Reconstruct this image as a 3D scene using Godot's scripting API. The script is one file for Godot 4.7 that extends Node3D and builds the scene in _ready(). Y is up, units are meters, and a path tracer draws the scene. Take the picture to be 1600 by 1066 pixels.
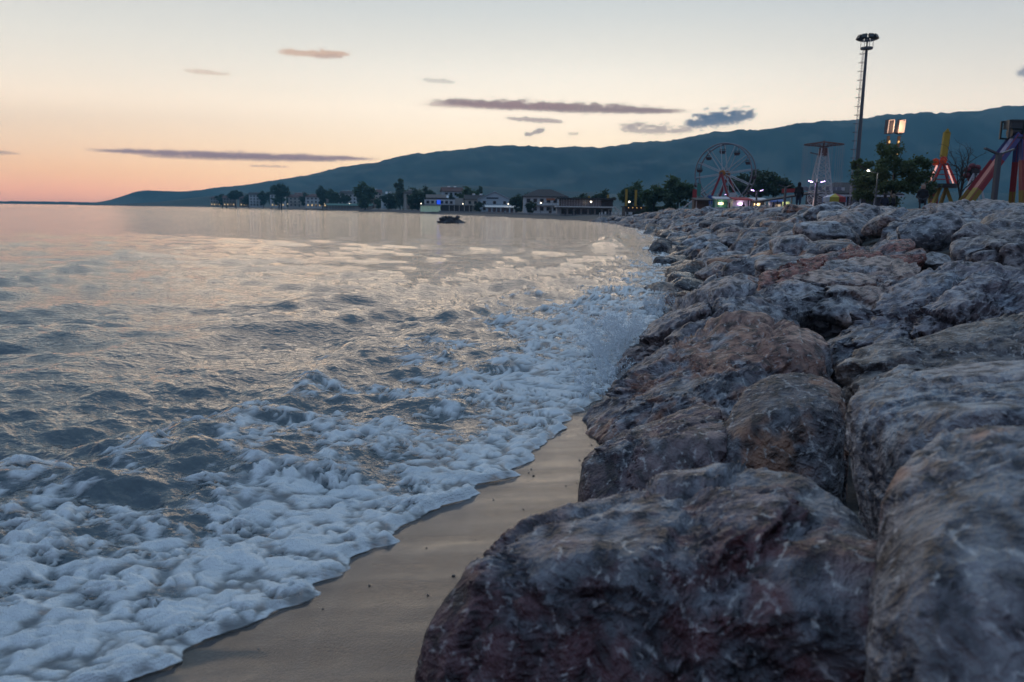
extends Node3D
# A rocky shore at dusk: sea, foam, wet sand, armour rocks, a village and a fairground below hazy mountains.

const EYE := 2.2
var taken := {}
var M := {}
var nz_a := FastNoiseLite.new()
var nz_b := FastNoiseLite.new()
var nz_c := FastNoiseLite.new()
var nz_d := FastNoiseLite.new()
var nz_e := FastNoiseLite.new()
var nz_f := FastNoiseLite.new()
var rng := RandomNumberGenerator.new()

# ---------------------------------------------------------------- helpers
func V(x: float, y: float, z: float) -> Vector3:
	return Vector3(x, y, z)

func lin(r: float, g: float, b: float) -> Color:        # a real-world base colour (linear) as the sRGB that albedo_color wants
	return Color(r, g, b).linear_to_srgb()

func noise(kind: int, freq: float, oct: int, sd: int, fractal := FastNoiseLite.FRACTAL_FBM) -> FastNoiseLite:
	var n := FastNoiseLite.new()
	n.noise_type = kind
	n.frequency = freq
	n.fractal_type = fractal
	n.fractal_octaves = oct
	n.seed = sd
	return n

func noise_tex(n: FastNoiseLite, size := 512, ramp: Gradient = null, normal := false, strength := 8.0) -> NoiseTexture2D:
	var t := NoiseTexture2D.new()
	t.width = size
	t.height = size
	t.seamless = true
	t.seamless_blend_skirt = 0.2
	t.noise = n
	t.color_ramp = ramp
	t.as_normal_map = normal
	t.bump_strength = strength
	return t

func grad(at: Array, cols: Array) -> Gradient:
	var g := Gradient.new()
	g.offsets = PackedFloat32Array(at)
	g.colors = PackedColorArray(cols)
	return g

func mat(called: String, c: Color, rough := 0.8, metal := 0.0, spec := 0.5) -> StandardMaterial3D:
	var m := StandardMaterial3D.new()
	m.resource_name = called
	m.albedo_color = c
	m.roughness = rough
	m.metallic = metal
	m.metallic_specular = spec
	return m

func glow(called: String, c: Color, energy: float) -> StandardMaterial3D:
	var m := mat(called, c, 0.5)
	m.emission_enabled = true
	m.emission = c
	m.emission_energy_multiplier = energy
	return m

func numbered(called: String) -> String:
	taken[called] = int(taken.get(called, -1)) + 1
	return called if taken[called] == 0 else "%s_%03d" % [called, taken[called]]

func tag(o: Node, label: String, category: String, group := "") -> Node:
	o.set_meta("label", label)
	o.set_meta("category", category)
	if group:
		o.set_meta("group", group)
	return o

func thing(called: String, label: String, category: String, at: Vector3, turn := 0.0, group := "") -> Node3D:
	var o := Node3D.new()
	o.name = numbered(called)
	add_child(o)
	o.position = at
	o.rotation.y = turn
	tag(o, label, category, group)
	return o

func part(called: String, m: Mesh, material: Material, parent: Node, at := Vector3.ZERO) -> MeshInstance3D:
	var o := MeshInstance3D.new()
	o.name = called if parent != self else numbered(called)
	o.mesh = m
	o.material_override = material
	parent.add_child(o, true)
	o.position = at
	return o

func setting(called: String, m: Mesh, material: Material, kind := "structure") -> MeshInstance3D:
	var o := part(called, m, material, self)
	o.set_meta("kind", kind)
	return o

func copy_of(o: Node3D, called: String, at: Vector3, turn := 0.0, label := "") -> Node3D:
	var c: Node3D = o.duplicate()
	c.name = numbered(called)
	add_child(c)
	c.position = at
	c.rotation.y = turn
	if label:
		c.set_meta("label", label)
	return c

class MB:
	var v := PackedVector3Array()
	var n := PackedVector3Array()
	var ix := PackedInt32Array()
	var c := PackedColorArray()
	var tint := Color.WHITE
	func tri(a: int, b: int, d: int) -> void:            # clockwise from the front, whatever order it is given in
		var f := (v[b] - v[a]).cross(v[d] - v[a])
		if f.dot(n[a] + n[b] + n[d]) > 0.0:
			ix.append_array(PackedInt32Array([a, d, b]))
		else:
			ix.append_array(PackedInt32Array([a, b, d]))
	func add(p: Vector3, nn: Vector3) -> int:
		v.append(p)
		n.append(nn)
		c.append(tint)
		return v.size() - 1
	func quad(a: Vector3, b: Vector3, d: Vector3, e: Vector3, out: Vector3) -> void:
		var nn := (b - a).cross(e - a).normalized()
		if nn.dot(out) < 0.0:
			nn = -nn
		var i := add(a, nn)
		add(b, nn)
		add(d, nn)
		add(e, nn)
		tri(i, i + 1, i + 2)
		tri(i, i + 2, i + 3)
	func face(pts: Array, out: Vector3) -> void:          # a flat convex polygon
		var nn: Vector3 = (pts[1] - pts[0]).cross(pts[2] - pts[0]).normalized()
		if nn.dot(out) < 0.0:
			nn = -nn
		var i := v.size()
		for p in pts:
			add(p, nn)
		for k in range(1, pts.size() - 1):
			tri(i, i + k, i + k + 1)
	func box(at: Vector3, size: Vector3, b := Basis.IDENTITY) -> MB:
		var h := size / 2.0
		for ax in 3:
			for s in [-1.0, 1.0]:
				var nn := Vector3.ZERO
				nn[ax] = s
				var u := Vector3.ZERO
				u[(ax + 1) % 3] = h[(ax + 1) % 3]
				var w := Vector3.ZERO
				w[(ax + 2) % 3] = h[(ax + 2) % 3]
				var m: Vector3 = nn * h[ax]
				quad(at + b * (m - u - w), at + b * (m + u - w), at + b * (m + u + w), at + b * (m - u + w), b * nn)
		return self
	func beam(a: Vector3, b: Vector3, w: float, h := -1.0) -> MB:   # a square bar from a to b
		var d := b - a
		var z := d.normalized()
		var x := (Vector3.UP if absf(z.y) < 0.95 else Vector3.RIGHT).cross(z).normalized()
		box((a + b) / 2.0, Vector3(w, w if h < 0.0 else h, d.length()), Basis(x, z.cross(x), z))
		return self
	func tube(a: Vector3, b: Vector3, ra: float, rb: float, seg := 8, caps := true) -> MB:
		var z := (b - a).normalized()
		var x := (Vector3.UP if absf(z.y) < 0.95 else Vector3.RIGHT).cross(z).normalized()
		var y := z.cross(x)
		var i := v.size()
		for k in seg:
			var d := x * cos(TAU * k / seg) + y * sin(TAU * k / seg)
			add(a + d * ra, d)
			add(b + d * rb, d)
		for k in seg:
			var p := i + 2 * k
			var q := i + 2 * ((k + 1) % seg)
			tri(p, q, q + 1)
			tri(p, q + 1, p + 1)
		if caps:
			for e in [[a, ra, -z], [b, rb, z]]:
				if e[1] > 0.001:
					var pts := []
					for k in seg:
						pts.append(e[0] + (x * cos(TAU * k / seg) + y * sin(TAU * k / seg)) * e[1])
					face(pts, e[2])
		return self
	func ring(at: Vector3, ax: Vector3, r: float, t: float, seg := 40, sides := 5) -> MB:
		var z := ax.normalized()
		var x := (Vector3.UP if absf(z.y) < 0.95 else Vector3.RIGHT).cross(z).normalized()
		var y := z.cross(x)
		var i := v.size()
		for k in seg:
			var d := x * cos(TAU * k / seg) + y * sin(TAU * k / seg)
			for j in sides:
				var nn := d * cos(TAU * j / sides) + z * sin(TAU * j / sides)
				add(at + d * r + nn * t, nn)
		for k in seg:
			for j in sides:
				var p := i + k * sides + j
				var p2 := i + k * sides + (j + 1) % sides
				var q := i + ((k + 1) % seg) * sides + j
				var q2 := i + ((k + 1) % seg) * sides + (j + 1) % sides
				tri(p, q, q2)
				tri(p, q2, p2)
		return self
	func ball(at: Vector3, r: Vector3, seg := 10, rows := 7) -> MB:
		var i := v.size()
		for j in rows + 1:
			for k in seg:
				var th := PI * j / rows
				var d := Vector3(sin(th) * cos(TAU * k / seg), cos(th), sin(th) * sin(TAU * k / seg))
				add(at + d * r, (d / r).normalized())
		for j in rows:
			for k in seg:
				var p := i + j * seg + k
				var q := i + j * seg + (k + 1) % seg
				tri(p, q, q + seg)
				tri(p, q + seg, p + seg)
		return self
	func done() -> ArrayMesh:
		var arr := []
		arr.resize(Mesh.ARRAY_MAX)
		arr[Mesh.ARRAY_VERTEX] = v
		arr[Mesh.ARRAY_NORMAL] = n
		arr[Mesh.ARRAY_COLOR] = c
		arr[Mesh.ARRAY_INDEX] = ix
		var m := ArrayMesh.new()
		m.add_surface_from_arrays(Mesh.PRIMITIVE_TRIANGLES, arr)
		return m

func raw_mesh(v: PackedVector3Array, ix: PackedInt32Array, col := PackedColorArray(), up := false) -> ArrayMesh:
	# smooth normals from the faces; indices are clockwise from the front
	var n := PackedVector3Array()
	n.resize(v.size())
	for k in range(0, ix.size(), 3):
		var a := ix[k]
		var b := ix[k + 1]
		var d := ix[k + 2]
		var f := (v[d] - v[a]).cross(v[b] - v[a])
		n[a] += f
		n[b] += f
		n[d] += f
	for k in n.size():
		n[k] = n[k].normalized() if n[k].length_squared() > 1e-20 else Vector3.UP
	var arr := []
	arr.resize(Mesh.ARRAY_MAX)
	arr[Mesh.ARRAY_VERTEX] = v
	arr[Mesh.ARRAY_NORMAL] = n
	if col.size():
		arr[Mesh.ARRAY_COLOR] = col
	arr[Mesh.ARRAY_INDEX] = ix
	var m := ArrayMesh.new()
	m.add_surface_from_arrays(Mesh.PRIMITIVE_TRIANGLES, arr)
	return m

func lookup(tab: Array, x: float) -> float:              # piecewise-linear table [[x, value], ...] with x rising
	if x <= tab[0][0]:
		return tab[0][1]
	for k in range(1, tab.size()):
		if x <= tab[k][0]:
			var a: Array = tab[k - 1]
			var b: Array = tab[k]
			return lerpf(a[1], b[1], (x - a[0]) / (b[0] - a[0]))
	return tab[-1][1]

# ---------------------------------------------------------------- the plan of the shore (x against distance t = -z)
const SHORE := [[-6.0, -2.6], [0.0, -1.3], [3.4, -0.46], [5.9, 0.46], [7.65, 0.65], [9.7, 1.04], [14.5, 2.35], [20.0, 3.7], [40.5, 8.05], [72.0, 13.6], [106.0, 16.7], [148.0, 18.5], [190.0, 14.7], [335.0, -27.0], [703.0, -169.0], [1000.0, -330.0], [1150.0, -425.0], [1800.0, -640.0], [2500.0, -1120.0], [3100.0, -1520.0], [3400.0, -2200.0], [5000.0, -5000.0]]
const WASH := [[-6.0, -6.5], [0.0, -4.2], [2.5, -2.55], [3.66, -1.66], [4.3, -1.2], [4.9, -0.86], [5.3, -0.78], [6.4, -0.05], [7.0, 0.2], [7.7, 0.45], [8.6, 0.8], [9.7, 1.2], [14.5, 2.6], [20.0, 4.0], [40.5, 8.4], [72.0, 13.9], [106.0, 17.0], [148.0, 18.7], [190.0, 14.8], [335.0, -27.0], [703.0, -169.0], [1000.0, -330.0], [1150.0, -425.0], [1800.0, -640.0], [2500.0, -1120.0], [3100.0, -1520.0], [3400.0, -2200.0], [5000.0, -5000.0]]

func shore_x(t: float) -> float:
	return lookup(SHORE, t)

func wash_x(t: float) -> float:                          # the edge of the foam, scalloped
	var x := lookup(WASH, t)
	if t < 60.0:
		x += 0.16 * nz_a.get_noise_2d(t * 1.5, 7.0) + 0.10 * nz_c.get_noise_2d(t * 3.0, 3.0)
	return x

func land_y(x: float, t: float) -> float:                # the ground under rocks, beach and village
	var d := x - shore_x(t)
	var sea := -0.10 + 0.09 * d
	if d < 0.0:
		return maxf(sea, -3.0)
	var rocky := lerpf(-0.15, 1.95, clampf(d / 7.5, 0.0, 1.0))
	rocky = lerpf(rocky, 2.1, smoothstep(9.0, 12.0, d))
	var beach := lerpf(-0.1, 1.0, clampf(d / 16.0, 0.0, 1.0))
	var far := smoothstep(130.0, 175.0, t)
	return lerpf(rocky, beach, far)

func sand_y(x: float, t: float) -> float:
	var o := wash_x(t) - x                                # positive towards the sea
	return -0.012 - 0.07 * o if o > 0.0 else -0.012 - 0.055 * o

func wave_y(x: float, t: float) -> float:
	var y := 0.0
	var cut := 0.0011 * t * t                              # what the mesh can no longer carry is left to the relief of the surface
	for k in waves.size():
		if lengths[k] < cut * 0.6:
			continue
		var w := waves[k] * Vector4(1, 1, 1, smoothstep(cut * 0.6, cut * 1.7, lengths[k]))
		var s := sin(w.x * x + w.y * t + w.z)
		y += w.w * (s + 0.4 * s * s)
	return y
var waves: Array[Vector4] = []
var lengths := PackedFloat32Array()

func sea_y(x: float, t: float) -> float:
	var o := lookup(WASH, t) - x
	if o < -0.5:
		return -0.15
	var y := wave_y(x, t) * (0.65 + 0.9 * nz_a.get_noise_2d(x * 0.22, t * 0.12))
	# the low swell that runs in along the shore, and a breaking one farther off
	var wob := 0.9 * nz_a.get_noise_2d(x * 0.3, t * 0.3)
	var e := (o - 3.4 - 0.03 * t + wob) / 0.55
	y += 0.16 * exp(-e * e) * smoothstep(30.0, 12.0, t) * (0.7 + 0.8 * nz_c.get_noise_2d(x * 0.5, t * 0.5))
	e = (o - 7.5 + wob) / 0.9
	y += 0.10 * exp(-e * e) * smoothstep(40.0, 15.0, t)
	e = (o - 4.6 + wob * 0.8) / (0.5 if o > 4.6 else 0.9)
	y += 0.42 * exp(-e * e) * smoothstep(46.0, 54.0, t) * smoothstep(84.0, 66.0, t)
	y += (0.06 * nz_c.get_noise_2d(x * 1.3, t * 1.8) + 0.03 * nz_b.get_noise_2d(x * 1.6, t * 2.4)) * smoothstep(9.0, 3.0, o) * smoothstep(60.0, 20.0, t)
	return lerpf(-0.035, y, smoothstep(0.0, 1.6, o))

# ---------------------------------------------------------------- air
func sky_ramp(el: float, tab: Array) -> Vector3:
	if el <= tab[0][0]:
		return tab[0][1]
	for k in range(1, tab.size()):
		if el <= tab[k][0]:
			var f: float = (el - tab[k - 1][0]) / (tab[k][0] - tab[k - 1][0])
			return (tab[k - 1][1] as Vector3).lerp(tab[k][1], f)
	return tab[-1][1]

func s2l(r: float, g: float, b: float) -> Vector3:
	var c := Color(r / 255.0, g / 255.0, b / 255.0).srgb_to_linear()
	return Vector3(c.r, c.g, c.b)

func make_sky() -> PanoramaSkyMaterial:
	# colour by height above the horizon, at four bearings: over the open sea, under the afterglow, over the mountains, and behind
	var high := [[25.0, s2l(176, 194, 206)], [50.0, s2l(160, 187, 214)], [90.0, s2l(150, 182, 215)]]
	var sea := [[0.0, s2l(230, 176, 166)], [1.0, s2l(240, 186, 166)], [2.2, s2l(250, 206, 174)], [4.0, s2l(250, 222, 194)], [7.0, s2l(241, 230, 214)], [10.0, s2l(226, 225, 217)], [14.0, s2l(203, 210, 211)]] + high
	var mid := [[0.0, s2l(253, 228, 190)], [2.2, s2l(254, 231, 197)], [4.5, s2l(255, 239, 214)], [6.5, s2l(255, 244, 226)], [9.0, s2l(243, 239, 228)], [11.0, s2l(226, 227, 221)], [14.0, s2l(203, 212, 214)]] + high
	var hill := [[0.0, s2l(240, 226, 208)], [5.0, s2l(238, 228, 214)], [7.5, s2l(226, 222, 213)], [10.0, s2l(210, 213, 210)], [14.0, s2l(186, 198, 206)]] + high
	var back := [[0.0, s2l(88, 97, 116)], [6.0, s2l(92, 104, 126)], [14.0, s2l(98, 117, 146)], [25.0, s2l(110, 134, 166)], [50.0, s2l(138, 167, 202)], [90.0, s2l(150, 182, 215)]]
	var tabs := [[-180.0, back], [-75.0, back], [-32.0, sea], [4.0, mid], [38.0, hill], [85.0, back], [180.0, back]]
	var w := 256
	var h := 128
	var small := Image.create(w + 16, h, false, Image.FORMAT_RGBF)
	for j in h:
		var el := 90.0 - 180.0 * (j + 0.5) / h
		for i in w + 16:
			var az := wrapf(360.0 * (i - 7.5) / w, -180.0, 180.0)
			var c := Vector3.ZERO
			for k in range(1, tabs.size()):
				if az <= tabs[k][0]:
					var f: float = smoothstep(0.0, 1.0, (az - tabs[k - 1][0]) / (tabs[k][0] - tabs[k - 1][0]))
					c = sky_ramp(el, tabs[k - 1][1]).lerp(sky_ramp(el, tabs[k][1]), f)
					break
			# these are the colours seen from the shore; the haze in front of the sky takes some and adds its own
			var clear := exp(-0.0002 * minf(3800.0, 430.0 / maxf(sin(deg_to_rad(el)), 0.001)))
			c = ((c - Vector3(0.06, 0.19, 0.29) * (1.0 - clear)) / clear).max(Vector3(0.02, 0.02, 0.02)) if el > 0.0 else c
			small.set_pixel(i, j, Color(c.x, c.y, c.z))
	small.resize(4352, 2048, Image.INTERPOLATE_CUBIC)
	small = small.get_region(Rect2i(128, 0, 4096, 2048))
	# clouds: [bearing from, height from, bearing to, height to, half thickness, colour, cover, raggedness]
	var mauve := s2l(176, 140, 140)
	var rose := s2l(196, 150, 140)
	var slate := s2l(118, 126, 148)
	var peach := s2l(244, 196, 160)
	var clouds := [
		[-6.6, 7.35, 12.6, 6.75, 0.34, s2l(178, 142, 134), 0.95, 0.5], [-7.0, 7.1, 5.0, 7.05, 0.22, rose, 0.6, 0.6],
		[-28.3, 3.35, -8.8, 3.35, 0.21, s2l(184, 146, 150), 0.95, 0.4], [-25.5, 3.1, -11.0, 3.2, 0.14, mauve, 0.7, 0.5], [-18.2, 2.7, -15.4, 2.7, 0.07, mauve, 0.6, 0.4],
		[-16.2, 10.0, -11.0, 10.15, 0.22, peach, 0.8, 0.7], [-13.8, 9.9, -11.6, 9.95, 0.15, s2l(226, 184, 160), 0.7, 0.6], [-22.0, 8.5, -18.8, 8.45, 0.14, peach, 0.5, 0.6], [-36.0, 8.0, -32.0, 7.9, 0.16, s2l(240, 196, 172), 0.5, 0.6],
		[-0.9, 6.3, 3.6, 6.05, 0.16, mauve, 0.7, 0.6], [0.6, 5.15, 2.2, 5.55, 0.18, s2l(150, 128, 138), 0.75, 0.9], [3.6, 5.3, 4.6, 5.3, 0.1, mauve, 0.6, 0.8],
		[11.4, 5.9, 16.6, 6.5, 0.46, slate, 0.95, 1.0], [12.6, 6.3, 15.2, 6.6, 0.4, s2l(112, 122, 146), 0.9, 1.0], [7.0, 5.6, 12.6, 5.5, 0.28, s2l(190, 164, 160), 0.7, 1.0], [7.0, 5.9, 10.5, 5.75, 0.18, s2l(210, 184, 172), 0.6, 1.0],
		[-34.0, 3.0, -31.2, 2.95, 0.1, mauve, 0.7, 0.5], [-6.6, 8.7, -4.0, 8.55, 0.14, s2l(206, 190, 180), 0.5, 0.8], [31.0, 8.3, 33.4, 8.35, 0.32, s2l(150, 152, 164), 0.85, 0.9],
		[48.0, 9.0, 66.0, 8.0, 0.5, s2l(168, 164, 172), 0.6, 0.8], [-70.0, 5.0, -48.0, 5.6, 0.35, s2l(190, 156, 158), 0.7, 0.6],
	]
	var cn := noise(FastNoiseLite.TYPE_SIMPLEX_SMOOTH, 0.9, 4, 11)
	for cl in clouds:
		var a0: float = cl[0]
		var a1: float = cl[2]
		var th: float = cl[4] * 1.2
		var el_lo := minf(cl[1], cl[3]) - th * 2.6
		var el_hi := maxf(cl[1], cl[3]) + th * 2.6
		for j in range(int((90.0 - el_hi) / 180.0 * 2048.0), int((90.0 - el_lo) / 180.0 * 2048.0) + 1):
			var el := 90.0 - 180.0 * (j + 0.5) / 2048.0
			for i in range(int(a0 / 360.0 * 4096.0), int(a1 / 360.0 * 4096.0) + 1):
				var az := 360.0 * (i + 0.5) / 4096.0
				var f := (az - a0) / (a1 - a0)
				var rag: float = cl[7]
				var n1 := cn.get_noise_2d(az * 0.9, el * 4.0)
				var n2 := cn.get_noise_2d(az * 3.2 + 50.0, el * 9.0)
				var half := th * pow(maxf(sin(PI * f), 0.0), 0.55) * (1.0 + rag * 1.1 * n1)
				var mid_el := lerpf(cl[1], cl[3], f) + th * 0.5 * rag * n1
				var dist := absf(el - mid_el) / maxf(half, 0.01) + 0.5 * rag * n2
				var cover: float = cl[6] * smoothstep(1.15, 0.45, dist) * smoothstep(0.0, 0.12, f) * smoothstep(1.0, 0.88, f)
				if cover > 0.004:
					var px := small.get_pixel(posmod(i, 4096), j)
					var cc: Vector3 = cl[5]
					small.set_pixel(posmod(i, 4096), j, px.lerp(Color(cc.x, cc.y, cc.z), cover))
	var sky := PanoramaSkyMaterial.new()
	sky.panorama = ImageTexture.create_from_image(small)
	return sky

func make_air() -> void:
	var cam := Camera3D.new()
	cam.name = "camera"
	cam.fov = 46.4
	cam.near = 0.05
	cam.far = 20000.0
	var lens := CameraAttributesPhysical.new()
	lens.frustum_focal_length = 28.0
	lens.frustum_focus_distance = 11.0
	lens.exposure_aperture = 2.2
	lens.frustum_near = 0.05
	lens.frustum_far = 20000.0
	add_child(cam)
	cam.attributes = lens
	cam.fov = 46.4
	cam.position = V(0, EYE, 0)
	cam.rotation_degrees = V(-9.36, 0, 0.75)
	cam.current = true
	var env := Environment.new()
	env.background_mode = Environment.BG_SKY
	env.sky = Sky.new()
	env.sky.sky_material = make_sky()
	env.background_energy_multiplier = 1.0
	env.tonemap_mode = Environment.TONE_MAPPER_LINEAR
	env.tonemap_exposure = 1.0
	env.fog_enabled = true
	env.fog_density = 0.0002
	env.fog_light_color = lin(0.24, 0.68, 0.95)
	env.sdfgi_enabled = true
	env.ssao_enabled = true
	env.ssil_enabled = true
	var we := WorldEnvironment.new()
	we.name = "air"
	we.environment = env
	add_child(we)
	var sun := DirectionalLight3D.new()
	sun.name = "afterglow"
	sun.light_color = Color(1.0, 0.84, 0.68)
	sun.light_energy = 0.10
	sun.light_angular_distance = 40.0
	sun.shadow_enabled = true
	add_child(sun)
	sun.look_at_from_position(Vector3.ZERO, -V(sin(deg_to_rad(-6.0)) * cos(deg_to_rad(16.0)), sin(deg_to_rad(16.0)), -cos(deg_to_rad(-6.0)) * cos(deg_to_rad(16.0))))

# ---------------------------------------------------------------- materials
func make_materials() -> void:
	var W := Color.WHITE
	# stone: mottled grey with darker and paler flecks; the broad stains come with the vertices
	var mott := noise(FastNoiseLite.TYPE_SIMPLEX_SMOOTH, 0.008, 6, 3)
	mott.fractal_gain = 0.52
	mott.domain_warp_enabled = true
	mott.domain_warp_amplitude = 7.0
	mott.domain_warp_frequency = 0.02
	var stone_tex := noise_tex(mott, 1024, grad([0.0, 0.3, 0.45, 0.56, 0.68, 0.8, 1.0], [Color(0.25, 0.25, 0.28), Color(0.50, 0.50, 0.53), Color(0.78, 0.78, 0.80), Color(0.88, 0.88, 0.88), W, W, W]))
	var rough := noise(FastNoiseLite.TYPE_SIMPLEX_SMOOTH, 0.012, 6, 5, FastNoiseLite.FRACTAL_RIDGED)
	rough.fractal_gain = 0.6
	rough.domain_warp_enabled = true
	rough.domain_warp_amplitude = 6.0
	rough.domain_warp_frequency = 0.02
	var relief := noise_tex(rough, 1024)
	var vein := noise(FastNoiseLite.TYPE_SIMPLEX_SMOOTH, 0.006, 3, 9, FastNoiseLite.FRACTAL_RIDGED)
	vein.domain_warp_enabled = true
	vein.domain_warp_amplitude = 25.0
	var vein_tex := noise_tex(vein, 1024, grad([0.0, 0.8, 0.9, 1.0], [Color(1, 1, 1, 0), Color(1, 1, 1, 0), Color(0.78, 0.76, 0.74, 0.45), Color(0.86, 0.84, 0.82, 0.8)]))
	for k in [["stone", 0.7, 0.5], ["wet_stone", 0.7, 0.22]]:
		var m := mat(k[0], W, k[2])
		m.vertex_color_use_as_albedo = true
		m.albedo_texture = stone_tex
		m.uv1_triplanar = true
		m.uv1_triplanar_sharpness = 8.0
		m.uv1_scale = V(k[1], k[1], k[1])
		m.heightmap_enabled = true
		m.heightmap_texture = relief
		m.heightmap_scale = 2.6
		m.detail_enabled = true
		m.detail_albedo = vein_tex
		m.detail_blend_mode = BaseMaterial3D.BLEND_MODE_MIX
		m.detail_uv_layer = BaseMaterial3D.DETAIL_UV_1
		if k[0] == "wet_stone":
			m.albedo_color = Color(0.72, 0.72, 0.72)
		M[k[0]] = m
	# sea
	var rip := noise(FastNoiseLite.TYPE_SIMPLEX_SMOOTH, 0.009, 4, 21)
	rip.fractal_gain = 0.55
	var sea := mat("sea", lin(0.018, 0.048, 0.066), 0.06, 0.0, 0.75)
	sea.uv1_triplanar = true
	sea.uv1_world_triplanar = true
	sea.uv1_scale = V(0.55, 0.55, 0.8)
	sea.heightmap_enabled = true
	sea.heightmap_texture = noise_tex(rip, 1024)
	sea.heightmap_scale = 2.4
	M.sea = sea
	# foam
	var bub := noise(FastNoiseLite.TYPE_CELLULAR, 0.05, 3, 31)
	bub.cellular_return_type = FastNoiseLite.RETURN_DISTANCE
	var foam := mat("foam", W, 0.7, 0.0, 0.4)
	foam.vertex_color_use_as_albedo = true
	foam.transparency = BaseMaterial3D.TRANSPARENCY_ALPHA
	foam.uv1_triplanar = true
	foam.uv1_world_triplanar = true
	foam.uv1_scale = V(1.6, 1.6, 1.6)
	foam.heightmap_enabled = true
	foam.heightmap_flip_texture = true
	foam.heightmap_texture = noise_tex(bub, 1024)
	foam.heightmap_scale = 1.4
	M.foam = foam
	# wet sand
	var grain := noise(FastNoiseLite.TYPE_SIMPLEX_SMOOTH, 0.05, 5, 41)
	grain.fractal_gain = 0.7
	var sand := mat("wet_sand", lin(0.034, 0.042, 0.05), 0.22, 0.0, 0.6)
	sand.uv1_triplanar = true
	sand.uv1_world_triplanar = true
	sand.uv1_scale = V(1.4, 1.4, 0.7)
	sand.albedo_texture = noise_tex(grain, 1024, grad([0.0, 0.4, 0.7, 1.0], [Color(0.5, 0.48, 0.46), Color(0.8, 0.79, 0.78), W, W]))
	sand.heightmap_enabled = true
	sand.heightmap_texture = noise_tex(grain, 1024)
	sand.heightmap_scale = 2.6
	sand.clearcoat_enabled = true
	sand.clearcoat = 0.55
	sand.clearcoat_roughness = 0.12
	M.sand = sand
	var gnd := mat("ground", lin(0.10, 0.10, 0.10), 0.9)
	gnd.uv1_triplanar = true
	gnd.uv1_world_triplanar = true
	gnd.uv1_scale = V(0.13, 0.13, 0.13)
	gnd.albedo_texture = noise_tex(noise(FastNoiseLite.TYPE_SIMPLEX_SMOOTH, 0.02, 6, 43), 512, grad([0.0, 0.5, 1.0], [Color(0.55, 0.55, 0.56), Color(0.85, 0.85, 0.84), W]))
	M.ground = gnd
	var hill := mat("forest_slope", W, 0.95)
	hill.vertex_color_use_as_albedo = true
	M.hill = hill

# ---------------------------------------------------------------- stone
func hull_planes(pts: PackedVector3Array, c: Vector3) -> Array:
	var ns := PackedVector3Array()
	var ds := PackedFloat32Array()
	var m := pts.size()
	for a in m:
		for b in range(a + 1, m):
			for d in range(b + 1, m):
				var nn := (pts[b] - pts[a]).cross(pts[d] - pts[a])
				if nn.length_squared() < 1e-8:
					continue
				nn = nn.normalized()
				var k := nn.dot(pts[a] - c)
				if k < 0.0:
					nn = -nn
					k = -k
				var ok := k > 0.02
				for q in pts:
					if nn.dot(q - c) > k + 1e-4:
						ok = false
						break
				if ok:
					for e in ns.size():
						if ns[e].dot(nn) > 0.995:
							ok = false
							break
					if ok:
						ns.append(nn)
						ds.append(k)
	return [ns, ds]

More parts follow.
